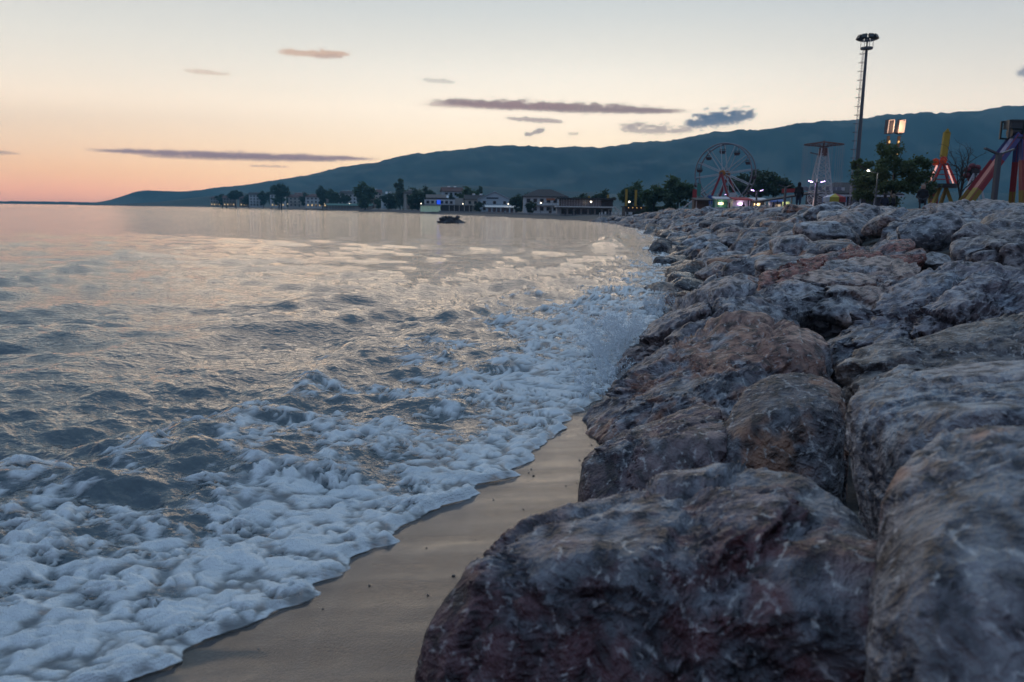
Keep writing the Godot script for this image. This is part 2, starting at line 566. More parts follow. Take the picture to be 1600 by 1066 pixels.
# palette: grey, stain, amounts of stain and of dark red; size scales the noise
func rock_mesh(n: int, ns: PackedVector3Array, ds: PackedFloat32Array, sharp: float, sd: float, rough: float, grain: float, pal: Array) -> Array:
	var v := PackedVector3Array()
	var ix := PackedInt32Array()
	var col := PackedColorArray()
	var known := {}
	var off := Vector3(sd * 13.7, sd * 7.1, sd * 3.3)
	var ax := Vector3(sin(sd * 2.1) * 0.5, 0.9, cos(sd * 1.3) * 0.5).normalized()
	var grey: Color = pal[0]
	var stain: Color = pal[1]
	var maroon := Color(0.115, 0.04, 0.045)
	var pale := Color(0.56, 0.58, 0.60)
	for f in 6:
		var ids := PackedInt32Array()
		ids.resize((n + 1) * (n + 1))
		for j in n + 1:
			for i in n + 1:
				var a := tan((float(i) / n - 0.5) * PI / 2.0)
				var b := tan((float(j) / n - 0.5) * PI / 2.0)
				var d := Vector3(1, a, b)
				match f:
					1: d = Vector3(-1, b, a)
					2: d = Vector3(b, 1, a)
					3: d = Vector3(a, -1, b)
					4: d = Vector3(a, b, 1)
					5: d = Vector3(b, a, -1)
				d = d.normalized()
				var edge := i == 0 or j == 0 or i == n or j == n
				var key := Vector3i((d * 20000.0).round())
				if edge and known.has(key):
					ids[j * (n + 1) + i] = known[key]
					continue
				var s := 0.0
				for k in ns.size():
					var g := ns[k].dot(d)
					if g > 0.0:
						s += pow(g / ds[k], sharp)
				var p := d * pow(s, -1.0 / sharp)
				var q := p * grain + off
				var lo := nz_a.get_noise_3dv(q * 0.9)
				var rid := nz_b.get_noise_3dv(q * 1.3)
				var fine := nz_a.get_noise_3dv(q * 4.2 + Vector3(3, 1, 8))
				var st := q.dot(ax) * 5.0 + lo * 2.4
				var fr := st - floorf(st)
				var ledge := fr * smoothstep(1.0, 0.8, fr)
				var r := p.length()
				# plates that meet in grooves, and smaller chips on them; each plate has a height and a tone of its own
				var crack := nz_f.get_noise_3dv(q * 1.15) + 1.0
				var cell := nz_e.get_noise_3dv(q * 1.15) * smoothstep(0.0, 0.22, crack)
				var q2 := q * 2.9 + Vector3(11, 3, 7)
				var chip := nz_e.get_noise_3dv(q2) * smoothstep(0.0, 0.3, nz_f.get_noise_3dv(q2) + 1.0)
				var crag := nz_b.get_noise_3dv(q * 1.9)
				var push := (lo * 0.08 - maxf(rid, 0.0) * 0.05 - maxf(crag, 0.0) * 0.016 + cell * 0.15 + chip * 0.042 - smoothstep(0.12, 0.0, crack) * 0.085 + (ledge - 0.4) * 0.05 * smoothstep(-0.2, 0.3, nz_d.get_noise_3dv(q * 0.4)) + fine * 0.016) * rough
				p += d * push * minf(r, 1.2)
				var tone := nz_d.get_noise_3dv(q * 0.7)
				var red := nz_d.get_noise_3dv(q * 0.5 + Vector3(40, 9, 3))
				var c := grey.lerp(pale, smoothstep(0.0, 0.55, fine * 0.35 + rid * 0.2 + lo * 0.35 + cell * 0.4) * 0.85)
				c = c.lerp(grey * 0.38, smoothstep(-0.05, 0.4, -tone + fine * 0.5 - cell * 0.2) * 0.7)
				c = c.lerp(stain, smoothstep(-0.08, 0.2, tone + fine * 0.25 + rid * 0.15 + chip * 0.2 + cell * 0.15) * float(pal[2]))
				c = c.lerp(maroon, smoothstep(-0.25, 0.1, red + fine * 0.5) * float(pal[3]))
				c *= 1.0 + 0.25 * fine
				c = c.clamp(Color(0.015, 0.015, 0.017), Color(0.62, 0.62, 0.62))
				c.a = 1.0
				v.append(p)
				col.append(c)
				ids[j * (n + 1) + i] = v.size() - 1
				if edge:
					known[key] = v.size() - 1
		for j in n:
			for i in n:
				var a := ids[j * (n + 1) + i]
				var b := ids[j * (n + 1) + i + 1]
				var c := ids[(j + 1) * (n + 1) + i + 1]
				var d := ids[(j + 1) * (n + 1) + i]
				ix.append_array(PackedInt32Array([a, c, b, a, d, c]))
	return [v, ix, col]

func rock_meshes(jobs: Array) -> Array:                   # several at a time, on the worker threads
	var made := []
	made.resize(jobs.size())
	var one := func(k: int) -> void:
		var j: Array = jobs[k]
		made[k] = rock_mesh(j[0], j[1], j[2], j[3], j[4], j[5], j[6], j[7])
	var id := WorkerThreadPool.add_group_task(one, jobs.size())
	WorkerThreadPool.wait_for_group_task_completion(id)
	var out := []
	for m in made:
		out.append(raw_mesh(m[0], m[1], m[2]))
	return out

const HERO := {
	"R1": [Vector3(-0.23,0.66,-3.30), Vector3(-0.02,0.80,-3.45), Vector3(0.31,0.84,-3.60), Vector3(0.66,0.88,-3.70), Vector3(1.00,0.97,-3.70), Vector3(1.23,1.03,-3.60), Vector3(1.41,1.05,-3.45), Vector3(1.50,1.01,-3.25), Vector3(1.53,0.98,-3.00), Vector3(-0.31,0.53,-3.10), Vector3(0.04,0.80,-3.00), Vector3(0.39,0.87,-2.95), Vector3(0.76,0.95,-2.85), Vector3(1.07,1.01,-2.70), Vector3(1.30,0.98,-2.60), Vector3(-0.45,0.14,-3.15), Vector3(-0.27,-0.06,-2.75), Vector3(0.24,0.04,-2.35), Vector3(1.08,0.24,-2.15), Vector3(1.24,0.84,-2.40)],
	"R2": [Vector3(1.81,1.22,-4.30), Vector3(2.04,1.25,-4.60), Vector3(2.50,1.32,-4.70), Vector3(3.07,1.38,-4.70), Vector3(3.41,1.42,-4.40), Vector3(1.78,1.04,-4.10), Vector3(1.84,0.79,-4.00), Vector3(1.80,1.12,-3.60), Vector3(2.00,1.34,-3.50), Vector3(2.30,1.41,-3.40), Vector3(2.62,1.37,-3.30), Vector3(1.88,0.77,-3.70), Vector3(2.26,0.68,-3.20), Vector3(2.75,0.69,-3.20)],
	"R2b": [Vector3(1.33,1.23,-2.75), Vector3(1.50,1.33,-2.90), Vector3(1.72,1.42,-3.00), Vector3(1.92,1.49,-2.90), Vector3(2.13,1.50,-2.70), Vector3(1.15,1.08,-2.35), Vector3(1.01,0.89,-2.10), Vector3(1.25,1.21,-2.45), Vector3(1.42,1.36,-2.40), Vector3(1.65,1.40,-2.30), Vector3(0.94,0.69,-1.75), Vector3(1.25,0.83,-1.60), Vector3(1.67,1.02,-1.80), Vector3(1.35,1.22,-1.95), Vector3(1.13,1.16,-2.00)],
	"R3": [Vector3(1.51,0.70,-5.60), Vector3(1.75,0.92,-5.90), Vector3(1.97,1.02,-6.00), Vector3(2.31,1.04,-6.00), Vector3(2.50,0.96,-5.80), Vector3(2.44,0.74,-5.50), Vector3(1.55,0.65,-5.30), Vector3(2.24,0.88,-5.30), Vector3(1.39,0.26,-5.10), Vector3(2.21,0.26,-5.00), Vector3(1.79,0.85,-5.40)],
	"R4": [Vector3(0.50,0.36,-5.70), Vector3(0.66,0.40,-6.00), Vector3(1.04,0.53,-6.20), Vector3(1.49,0.71,-6.20), Vector3(1.62,0.70,-6.00), Vector3(0.58,0.27,-5.40), Vector3(1.11,0.58,-5.50), Vector3(1.49,0.62,-5.40), Vector3(0.46,0.05,-5.60), Vector3(0.59,0.16,-5.20), Vector3(1.44,0.21,-5.10)],
	"R5": [Vector3(0.61,0.04,-8.00), Vector3(0.92,0.27,-8.50), Vector3(1.32,0.52,-8.70), Vector3(1.75,0.79,-8.80), Vector3(2.30,1.10,-8.90), Vector3(2.81,1.08,-8.90), Vector3(3.20,1.06,-8.50), Vector3(3.26,0.85,-8.00), Vector3(3.02,0.65,-7.50), Vector3(2.33,0.77,-7.30), Vector3(1.49,0.51,-7.20), Vector3(0.96,0.29,-7.20), Vector3(0.63,-0.05,-7.40), Vector3(0.74,-0.12,-7.20), Vector3(1.90,0.35,-6.90), Vector3(2.93,0.35,-7.20)],
	"R6": [Vector3(1.16,-0.08,-10.40), Vector3(1.72,0.28,-11.40), Vector3(2.36,0.70,-12.20), Vector3(3.03,1.04,-12.60), Vector3(3.53,1.23,-12.60), Vector3(3.96,1.12,-12.20), Vector3(4.07,0.85,-11.60), Vector3(3.26,0.87,-10.60), Vector3(2.39,0.83,-10.20), Vector3(1.59,0.32,-9.70), Vector3(1.25,-0.16,-10.00), Vector3(3.57,0.59,-10.20), Vector3(1.98,0.11,-9.60)],
	"R7": [Vector3(3.36,0.82,-8.80), Vector3(3.86,1.05,-9.00), Vector3(4.48,1.39,-9.30), Vector3(5.08,1.69,-9.50), Vector3(5.44,1.84,-9.50), Vector3(5.87,1.75,-9.20), Vector3(6.48,1.64,-8.80), Vector3(3.21,0.61,-8.00), Vector3(3.86,0.90,-7.90), Vector3(4.63,1.33,-8.20), Vector3(5.28,1.43,-8.00), Vector3(5.71,0.85,-7.60), Vector3(3.93,0.55,-7.70)],
	"R8": [Vector3(2.85,0.89,-6.90), Vector3(3.13,1.00,-7.10), Vector3(3.52,1.05,-7.20), Vector3(3.91,1.19,-7.30), Vector3(4.31,1.31,-7.30), Vector3(4.76,1.40,-7.20), Vector3(5.24,1.38,-6.90), Vector3(2.73,0.75,-6.50), Vector3(3.16,0.93,-6.20), Vector3(3.79,1.11,-6.10), Vector3(4.47,1.03,-5.80), Vector3(3.09,0.56,-6.20), Vector3(4.33,0.68,-5.80)],
	"R9": [Vector3(4.26,1.13,-12.60), Vector3(4.89,1.33,-13.60), Vector3(6.00,1.47,-14.20), Vector3(6.90,1.53,-14.20), Vector3(6.97,1.43,-13.60), Vector3(5.97,1.17,-12.40), Vector3(4.94,0.98,-11.80), Vector3(4.15,0.77,-11.80), Vector3(4.98,0.70,-11.40), Vector3(6.05,0.84,-11.90)],
	"R10": [Vector3(4.84,1.00,-15.60), Vector3(5.36,1.24,-16.20), Vector3(6.47,1.45,-16.60), Vector3(7.61,1.64,-16.80), Vector3(8.17,1.73,-16.60), Vector3(8.12,1.47,-15.80), Vector3(4.76,0.68,-14.80), Vector3(5.93,1.08,-14.80), Vector3(7.44,1.20,-15.00), Vector3(5.97,0.48,-14.80)],
	"R11": [Vector3(7.36,1.69,-13.40), Vector3(7.88,2.00,-14.00), Vector3(8.65,2.23,-14.40), Vector3(9.54,2.36,-14.40), Vector3(10.25,2.31,-13.80), Vector3(7.24,1.58,-12.60), Vector3(8.09,1.80,-12.40), Vector3(9.15,1.63,-12.20), Vector3(7.96,1.20,-12.40)],
	"R12": [Vector3(9.04,1.73,-20.00), Vector3(9.80,2.05,-21.00), Vector3(11.27,2.45,-22.00), Vector3(12.92,2.72,-22.50), Vector3(14.16,2.79,-22.50), Vector3(14.91,2.61,-21.50), Vector3(9.07,1.46,-19.00), Vector3(10.32,1.87,-18.60), Vector3(12.08,2.03,-18.60), Vector3(10.42,0.98,-18.60), Vector3(13.20,1.30,-18.80)],
	"Lone": [Vector3(7.47,0.20,-44.30), Vector3(7.75,0.65,-44.60), Vector3(8.31,0.86,-44.80), Vector3(8.82,0.66,-44.60), Vector3(8.89,0.22,-44.30), Vector3(7.49,-0.06,-43.90), Vector3(8.71,-0.04,-43.90), Vector3(8.15,0.51,-43.80), Vector3(8.40,-0.13,-45.40)],
	"Islet": [Vector3(-12.21,0.14,-127.50), Vector3(-11.44,0.95,-128.00), Vector3(-10.46,1.06,-128.40), Vector3(-9.23,1.17,-128.40), Vector3(-8.19,0.69,-128.00), Vector3(-7.24,0.20,-127.50), Vector3(-11.31,-0.03,-126.50), Vector3(-8.29,0.00,-126.50), Vector3(-9.82,0.88,-126.80), Vector3(-10.55,-0.07,-129.50), Vector3(-8.93,0.14,-130.00)],
}
# detail, stain colour, share of stain, share of dark red, wet, label
var hero_look := {
	"R1": [112, Color(0.20, 0.10, 0.09), 0.55, 0.85, false, "broad boulder with dark maroon face and pale grey top, lowest beside the wet sand"],
	"R2": [84, Color(0.30, 0.18, 0.14), 0.35, 0.0, false, "flat topped pale grey boulder with rounded upper edge behind the pink mottled boulder"],
	"R2b": [104, Color(0.42, 0.19, 0.11), 0.8, 0.15, false, "pale boulder mottled with pink and rust streaks beside the dark maroon boulder"],
	"R3": [78, Color(0.40, 0.18, 0.08), 0.75, 0.25, false, "blocky dark boulder with an orange brown crown and cracked face"],
	"R4": [76, Color(0.20, 0.12, 0.11), 0.6, 0.5, false, "low dark boulder with reddish shoulder at the edge of the wet sand"],
	"R5": [90, Color(0.48, 0.20, 0.09), 0.7, 0.3, false, "long boulder with an orange topped ridge sloping down into the foam"],
	"R6": [74, Color(0.28, 0.19, 0.16), 0.6, 0.1, false, "smooth pinkish grey slab leaning down to the sea behind the orange topped boulder"],
	"R7": [84, Color(0.22, 0.13, 0.11), 0.35, 0.25, false, "tall grey boulder with a peaked top rising above its neighbours"],
	"R8": [66, Color(0.26, 0.18, 0.12), 0.5, 0.1, false, "low grey brown slab in front of the tall peaked boulder"],
	"R9": [58, Color(0.46, 0.27, 0.19), 0.7, 0.0, false, "flat topped boulder with a pinkish upper face and grey broken side"],
	"R10": [50, Color(0.38, 0.13, 0.09), 0.95, 0.2, false, "long red brown boulder behind the flat topped pinkish one"],
	"R11": [50, Color(0.26, 0.18, 0.14), 0.5, 0.2, false, "large grey boulder on the upper slope with brown stained hollow"],
	"R12": [52, Color(0.28, 0.15, 0.10), 0.5, 0.0, false, "wide layered boulder forming the crest of the rock slope"],
	"Lone": [34, Color(0.16, 0.09, 0.06), 0.6, 0.4, true, "single wet brown boulder standing apart in the shallow water"],
	"Islet": [40, Color(0.12, 0.10, 0.07), 0.5, 0.2, true, "dark flat rock islet standing out in the calm bay"],
}
var clear_of: Array[Vector3] = []                         # x, radius, t of ground that hero rocks take

func make_heroes() -> void:
	var sd := 1.0
	var jobs := []
	var heads := []
	var base := {"R1": Color(0.22, 0.225, 0.25), "R2": Color(0.40, 0.425, 0.455), "R2b": Color(0.38, 0.38, 0.40), "R3": Color(0.20, 0.20, 0.215), "R4": Color(0.19, 0.195, 0.215), "R5": Color(0.34, 0.345, 0.37), "R6": Color(0.36, 0.345, 0.36), "R7": Color(0.29, 0.32, 0.365), "R8": Color(0.25, 0.24, 0.235), "R9": Color(0.42, 0.40, 0.41), "R10": Color(0.26, 0.21, 0.21), "R11": Color(0.27, 0.28, 0.30), "R12": Color(0.38, 0.39, 0.41)}
	for key in HERO:
		var look: Array = hero_look[key]
		var pts := PackedVector3Array()
		var lo := Vector3(1e9, 1e9, 1e9)
		var hi := -lo
		for p in HERO[key]:
			lo = lo.min(p)
			hi = hi.max(p)
		var size := (hi - lo).length()
		for p: Vector3 in HERO[key]:
			pts.append(p)
			# what the photograph does not show: the rock goes on behind its ridge and down to its bed
			var away := Vector3(p.x, 0, p.z).normalized() * 0.16 * size
			pts.append(p + away + Vector3(0, -0.22 * size, 0))
		pts.append(Vector3((lo.x + hi.x) / 2, lo.y - 0.25, (lo.z + hi.z) / 2))
		# thin the cloud so that the hull stays quick
		var c := Vector3.ZERO
		for p in pts:
			c += p
		c /= pts.size()
		var hp := hull_planes(pts, c)
		var planes: PackedFloat32Array = hp[1]
		for k in planes.size():                              # a finger of dark gap is left between neighbours
			planes[k] *= float({"R1": 1.03, "R4": 1.01}.get(key, 0.98))
		hp[1] = planes
		jobs.append([look[0], hp[0], hp[1], 36.0, sd, clampf(size * 0.26, 0.45, 1.15) * (3.4 if key == "Islet" else 1.0), 1.0 if size < 6.0 else 0.8, [base.get(key, Color(0.33, 0.35, 0.385)), look[1], look[2], look[3]]])
		heads.append([key, c, look, lo, hi])
		sd += 1.0
	var meshes := rock_meshes(jobs)
	for k in heads.size():
		var key: String = heads[k][0]
		var c: Vector3 = heads[k][1]
		var look: Array = heads[k][2]
		var lo: Vector3 = heads[k][3]
		var hi: Vector3 = heads[k][4]
		var rk := part("armour_rock", meshes[k], M.wet_stone if look[4] else M.stone, self, c)
		tag(rk, look[5], "rock", "" if key in ["Islet", "Lone"] else "armour rocks along the shore")
		if key != "Islet":
			clear_of.append(Vector3(c.x, maxf(hi.x - lo.x, hi.z - lo.z) * 0.5, -c.z))

func make_rocks() -> void:
	# a dozen shapes, each worn in its own way, laid over the slope one by one
	var kinds := [
		["pale streaked grey boulder", Color(0.32, 0.335, 0.36), Color(0.34, 0.22, 0.17), 0.3, 0.0],
		["dark slate boulder", Color(0.19, 0.205, 0.23), Color(0.2, 0.15, 0.13), 0.3, 0.2],
		["rust stained boulder", Color(0.27, 0.265, 0.27), Color(0.38, 0.16, 0.08), 0.9, 0.1],
		["pale pinkish boulder", Color(0.36, 0.34, 0.35), Color(0.42, 0.27, 0.21), 0.8, 0.0],
	]
	var jobs := []
	for k in 16:
		var ns := PackedVector3Array()
		var ds := PackedFloat32Array()
		for i in 22:
			var y := 1.0 - 2.0 * (i + 0.5) / 22.0
			var ph := i * 2.39996 + k
			var d := Vector3(sqrt(1.0 - y * y) * cos(ph), y, sqrt(1.0 - y * y) * sin(ph)) + Vector3(rng.randf_range(-0.3, 0.3), rng.randf_range(-0.3, 0.3), rng.randf_range(-0.3, 0.3))
			d = d.normalized()
			ns.append(d)
			var e := Vector3(d.x / 1.25, d.y / 0.6, d.z / 0.95).length()
			ds.append(rng.randf_range(0.74, 1.0) / e * 0.5)
		var kd: Array = kinds[k % 4]
		jobs.append([30, ns, ds, 20.0, 20.0 + k * 1.7, 0.55, 1.6, [kd[1], kd[2], kd[3], kd[4]]])
	var shapes := rock_meshes(jobs)
	var spots := []
	var t := 4.6
	while t < 172.0:
		var step := lerpf(1.45, 2.2, smoothstep(12.0, 90.0, t))
		var d := 0.35
		while d < 11.5:
			var tt := t + rng.randf_range(-0.45, 0.45) * step
			var dd := d + rng.randf_range(-0.35, 0.35) * step
			var x := shore_x(tt) + dd
			d += step
			if absf(x) > 0.70 * tt + 1.0:
				continue
			var free := true
			for h in clear_of:
				if Vector2(x - h.x, tt - h.z).length() < h.y * 1.0 + 0.25:
					free = false
					break
			if not free:
				continue
			if tt < 9.0 and dd < 1.3:
				continue
			if t > 150.0 and dd > 4.0:
				continue
			var sz := step * rng.randf_range(1.0, 1.5) * (0.85 if dd < 1.5 else 1.0)
			var y := lerpf(0.0, 2.3, clampf(dd / 7.2, 0.0, 1.0)) - sz * 0.12 + rng.randf_range(-0.18, 0.12)
			if t > 120.0:
				y = minf(y, lerpf(2.2, 0.7, smoothstep(120.0, 165.0, t)))
			if tt < 17.0:                                        # among the great boulders only fillers lie, deep in the gaps
				sz *= 0.6
				y -= 0.35
			spots.append([tt, x, y, sz, dd])
		t += step
	spots.sort_custom(func(a, b): return a[3] / a[0] > b[3] / b[0])
	var rest := {}
	for i in spots.size():
		var s: Array = spots[i]
		var k := rng.randi() % 16
		var b := Basis.from_euler(Vector3(rng.randf_range(-0.22, 0.22), rng.randf() * TAU, rng.randf_range(-0.22, 0.22))).scaled_local(Vector3(rng.randf_range(0.85, 1.2), rng.randf_range(0.7, 1.0), rng.randf_range(0.85, 1.2)) * s[3])
		var tr := Transform3D(b, Vector3(s[1], s[2], -s[0]))
		if i < 270:
			var rk := part("armour_rock", shapes[k], M.wet_stone if s[4] < 1.0 else M.stone, self)
			rk.transform = tr
			tag(rk, ("large " if s[3] > 2.0 else ("small " if s[3] < 1.2 else "")) + kinds[k % 4][0] + (" at the waterline" if s[4] < 1.6 else (" on the crest" if s[4] > 7.0 else " on mid slope")) + (" close to the wet sand" if s[0] < 17.0 else (" between wet sand and lone shallows boulder" if s[0] < 44.0 else " past the lone shallows boulder")), "rock", "armour rocks along the shore")
		else:
			if not rest.has(k):
				rest[k] = []
			rest[k].append(tr)
	# the smallest, far along the shore, read as one mass
	var far := Node3D.new()
	far.name = numbered("distant_rocks")
	far.set_meta("kind", "stuff")
	far.set_meta("label", "mass of small boulders far along the shore below the fairground")
	far.set_meta("category", "rocks")
	add_child(far)
	for k in rest:
		var mm := MultiMesh.new()
		mm.transform_format = MultiMesh.TRANSFORM_3D
		mm.mesh = shapes[k]
		mm.instance_count = rest[k].size()
		for i in rest[k].size():
			mm.set_instance_transform(i, rest[k][i])
		var mi := MultiMeshInstance3D.new()
		mi.name = "boulders"
		mi.multimesh = mm
		mi.material_override = M.stone
		mi.set_meta("kind", "stuff")
		far.add_child(mi, true)

# ---------------------------------------------------------------- sea, foam, sand, land
func make_sea() -> void:
	var r2 := RandomNumberGenerator.new()
	r2.seed = 5
	for k in 16:
		var lam := 0.34 * pow(1.19, k)
		var th := deg_to_rad(66.0) + r2.randf_range(-0.7, 0.7)     # running in towards the rocks
		var kk := TAU / lam
		lengths.append(lam)
		waves.append(Vector4(kk * cos(th), -kk * sin(th), r2.randf() * TAU, 0.022 * lam * (1.0 if lam < 1.1 else 0.4)))
	var rows := 620
	var cols := 580
	var lines := []
	lines.resize(rows + 1)
	var v := PackedVector3Array()
	var ix := PackedInt32Array()
	var row := func(j: int) -> void:
		# rows lie evenly over the angle below the horizon
		var f := float(j) / rows
		var t := EYE / (pow(1.0 - f, 1.15) * 0.95 + 0.00062)
		var line := PackedVector3Array()
		for i in cols + 1:
			var x := tan(lerpf(-0.80, 0.62, float(i) / cols)) * (t + 1.2)
			line.append(Vector3(x, sea_y(x, t) if t < 500.0 else 0.0, -t))
		lines[j] = line
	var id := WorkerThreadPool.add_group_task(row, rows + 1)
	WorkerThreadPool.wait_for_group_task_completion(id)
	for line in lines:
		v.append_array(line)
	for j in rows:
		for i in cols:
			var a := j * (cols + 1) + i
			var p := v[a]
			if p.x > shore_x(-p.z) + 2.5 + 0.02 * -p.z:
				continue
			ix.append_array(PackedInt32Array([a, a + cols + 1, a + 1, a + 1, a + cols + 1, a + cols + 2]))
	setting("sea", raw_mesh(v, ix), M.sea)

func make_foam() -> void:
	var lump := noise(FastNoiseLite.TYPE_SIMPLEX_SMOOTH, 1.0, 2, 51)
	var lace := noise(FastNoiseLite.TYPE_SIMPLEX_SMOOTH, 1.0, 4, 52, FastNoiseLite.FRACTAL_RIDGED)
	lace.domain_warp_enabled = true
	lace.domain_warp_amplitude = 0.5
	lace.domain_warp_frequency = 1.2
	var big := noise(FastNoiseLite.TYPE_SIMPLEX_SMOOTH, 0.5, 3, 53)
	var net := noise(FastNoiseLite.TYPE_CELLULAR, 1.0, 1, 54, FastNoiseLite.FRACTAL_NONE)
	net.cellular_return_type = FastNoiseLite.RETURN_DISTANCE2_SUB
	net.domain_warp_enabled = true
	net.domain_warp_amplitude = 0.5
	net.domain_warp_frequency = 0.9
	var rows := 540
	var cols := 330
	var lines := []
	lines.resize(rows + 1)
	var v := PackedVector3Array()
	var ix := PackedInt32Array()
	var col := PackedColorArray()
	var row := func(j: int) -> void:
		var v1 := PackedVector3Array()
		var c1 := PackedColorArray()
		var t := EYE / (lerpf(0.86, 0.021, pow(float(j) / rows, 0.85)))
		var x0 := wash_x(t)
		for i in cols + 1:
			var f := float(i) / cols
			var o := 7.2 * pow(f, 1.35) + (0.004 * t) * f
			var x := x0 - o
			var thick := smoothstep(0.0, 0.10, o)
			var b := big.get_noise_2d(x, t * 0.8)
			var l1 := pow(absf(lump.get_noise_2d(x * 1.5, t * 1.5)), 0.7)
			var l2 := pow(absf(lump.get_noise_2d(x * 3.6 + 9.0, t * 4.2)), 0.7)
			var l3 := pow(absf(lump.get_noise_2d(x * 8.0 + 5.0, t * 9.0)), 0.7)
			var la := lace.get_noise_2d(x * 0.9, t * 0.75)
			# whole near the edge, torn into lace farther out
			var body := 0.86 - 0.40 * maxf(o - 0.4, 0.0) + 0.9 * b
			if t > 11.0:
				body += 0.2 * smoothstep(11.0, 16.0, t) - 0.5 * smoothstep(15.0, 26.0, t) - 0.06 * smoothstep(18.0, 30.0, t) * o
			# a web of bubbles: strands where the cells meet, closing to a sheet where the foam is thick
			var w1 := net.get_noise_2d(x * 2.2, t * 2.0) + 1.0
			var w2 := net.get_noise_2d(x * 6.0 + 3.0, t * 5.0) + 1.0
			var w3 := net.get_noise_2d(x * 14.0 + 3.0, t * 12.0) + 1.0
			var web := minf(w1, minf(w2 * 1.25 + 0.04, w3 * 1.6 + 0.10))
			var dense := clampf(body * 0.62 + 0.35 * la + 0.3 * (l1 + l2 - 0.7), -0.2, 1.3)
			var cover := smoothstep(0.0, 0.22, dense * 0.64 - web + 0.10)
			cover = maxf(cover, 0.9 * smoothstep(0.9, 1.25, dense))
			cover = maxf(cover, smoothstep(0.22, 0.05, o))
			var thin := cover * (0.30 + 0.70 * smoothstep(0.45, 1.0, l1 + l2 + 0.4 * l3))
			var h := (0.004 + 0.055 * l1 + 0.036 * l2 + 0.016 * l3) * smoothstep(0.2, 1.0, cover) * thick * smoothstep(-0.1, 0.7, dense)
			h += 0.014 * smoothstep(0.45, 0.05, o) * thick
			var y := maxf(sea_y(x, t), sand_y(x, t) + 0.002) + 0.003 + h
			v1.append(Vector3(x, y, -t))
			c1.append(Color(0.80, 0.84, 0.85, thin * smoothstep(0.0, 0.02, o + 0.004)))
		lines[j] = [v1, c1]
	var id := WorkerThreadPool.add_group_task(row, rows + 1)
	WorkerThreadPool.wait_for_group_task_completion(id)
	for line in lines:
		v.append_array(line[0])
		col.append_array(line[1])
	for j in rows:
		for i in cols:
			var a := j * (cols + 1) + i
			if col[a].a + col[a + 1].a + col[a + cols + 1].a + col[a + cols + 2].a < 0.05:
				continue
			ix.append_array(PackedInt32Array([a, a + 1, a + cols + 1, a + 1, a + cols + 2, a + cols + 1]))
	var o := setting("sea_foam", raw_mesh(v, ix, col), M.foam, "stuff")
	o.set_meta("label", "white foam of the wave running out over the wet sand")
	o.set_meta("category", "foam")

func make_land() -> void:
	# wet sand between the foam and the rocks, finely rippled
	var v := PackedVector3Array()
	var ix := PackedInt32Array()
	var rows := 320
	var cols := 150
	for j in rows + 1:
		var t := lerpf(-1.0, 11.0, float(j) / rows)
		for i in cols + 1:
			var x := wash_x(t) - 1.2 + 4.4 * i / cols
			v.append(Vector3(x, sand_y(x, t) + 0.010 * nz_a.get_noise_2d(x * 1.6, t * 0.9) + 0.0025 * nz_c.get_noise_2d(x * 3.0 + t * 2.0, t * 7.0), -t))
	for j in rows:
		for i in cols:
			var a := j * (cols + 1) + i
			ix.append_array(PackedInt32Array([a, a + cols + 1, a + 1, a + 1, a + cols + 1, a + cols + 2]))
	setting("wet_sand_beach", raw_mesh(v, ix), M.sand)
	# the land as one sheet, from the sea bed by the rocks to the foot of the mountains
	v = PackedVector3Array()
	ix = PackedInt32Array()
	rows = 190
	cols = 170
	for j in rows + 1:
		var t := -4.0 + 5.0 * (exp(6.5 * j / rows) - 1.0)
		for i in cols + 1:
			var f := float(i) / cols
			var x := shore_x(t) - 3.0 + 6.0 * f + (t + 8.0) * 1.9 * pow(f, 2.2)
			v.append(Vector3(x, land_y(x, t) - (0.35 if t < 130.0 else 0.0), -t))
	for j in rows:
		for i in cols:
			var a := j * (cols + 1) + i
			ix.append_array(PackedInt32Array([a, a + cols + 1, a + 1, a + 1, a + cols + 1, a + cols + 2]))
	setting("ground", raw_mesh(v, ix), M.ground)

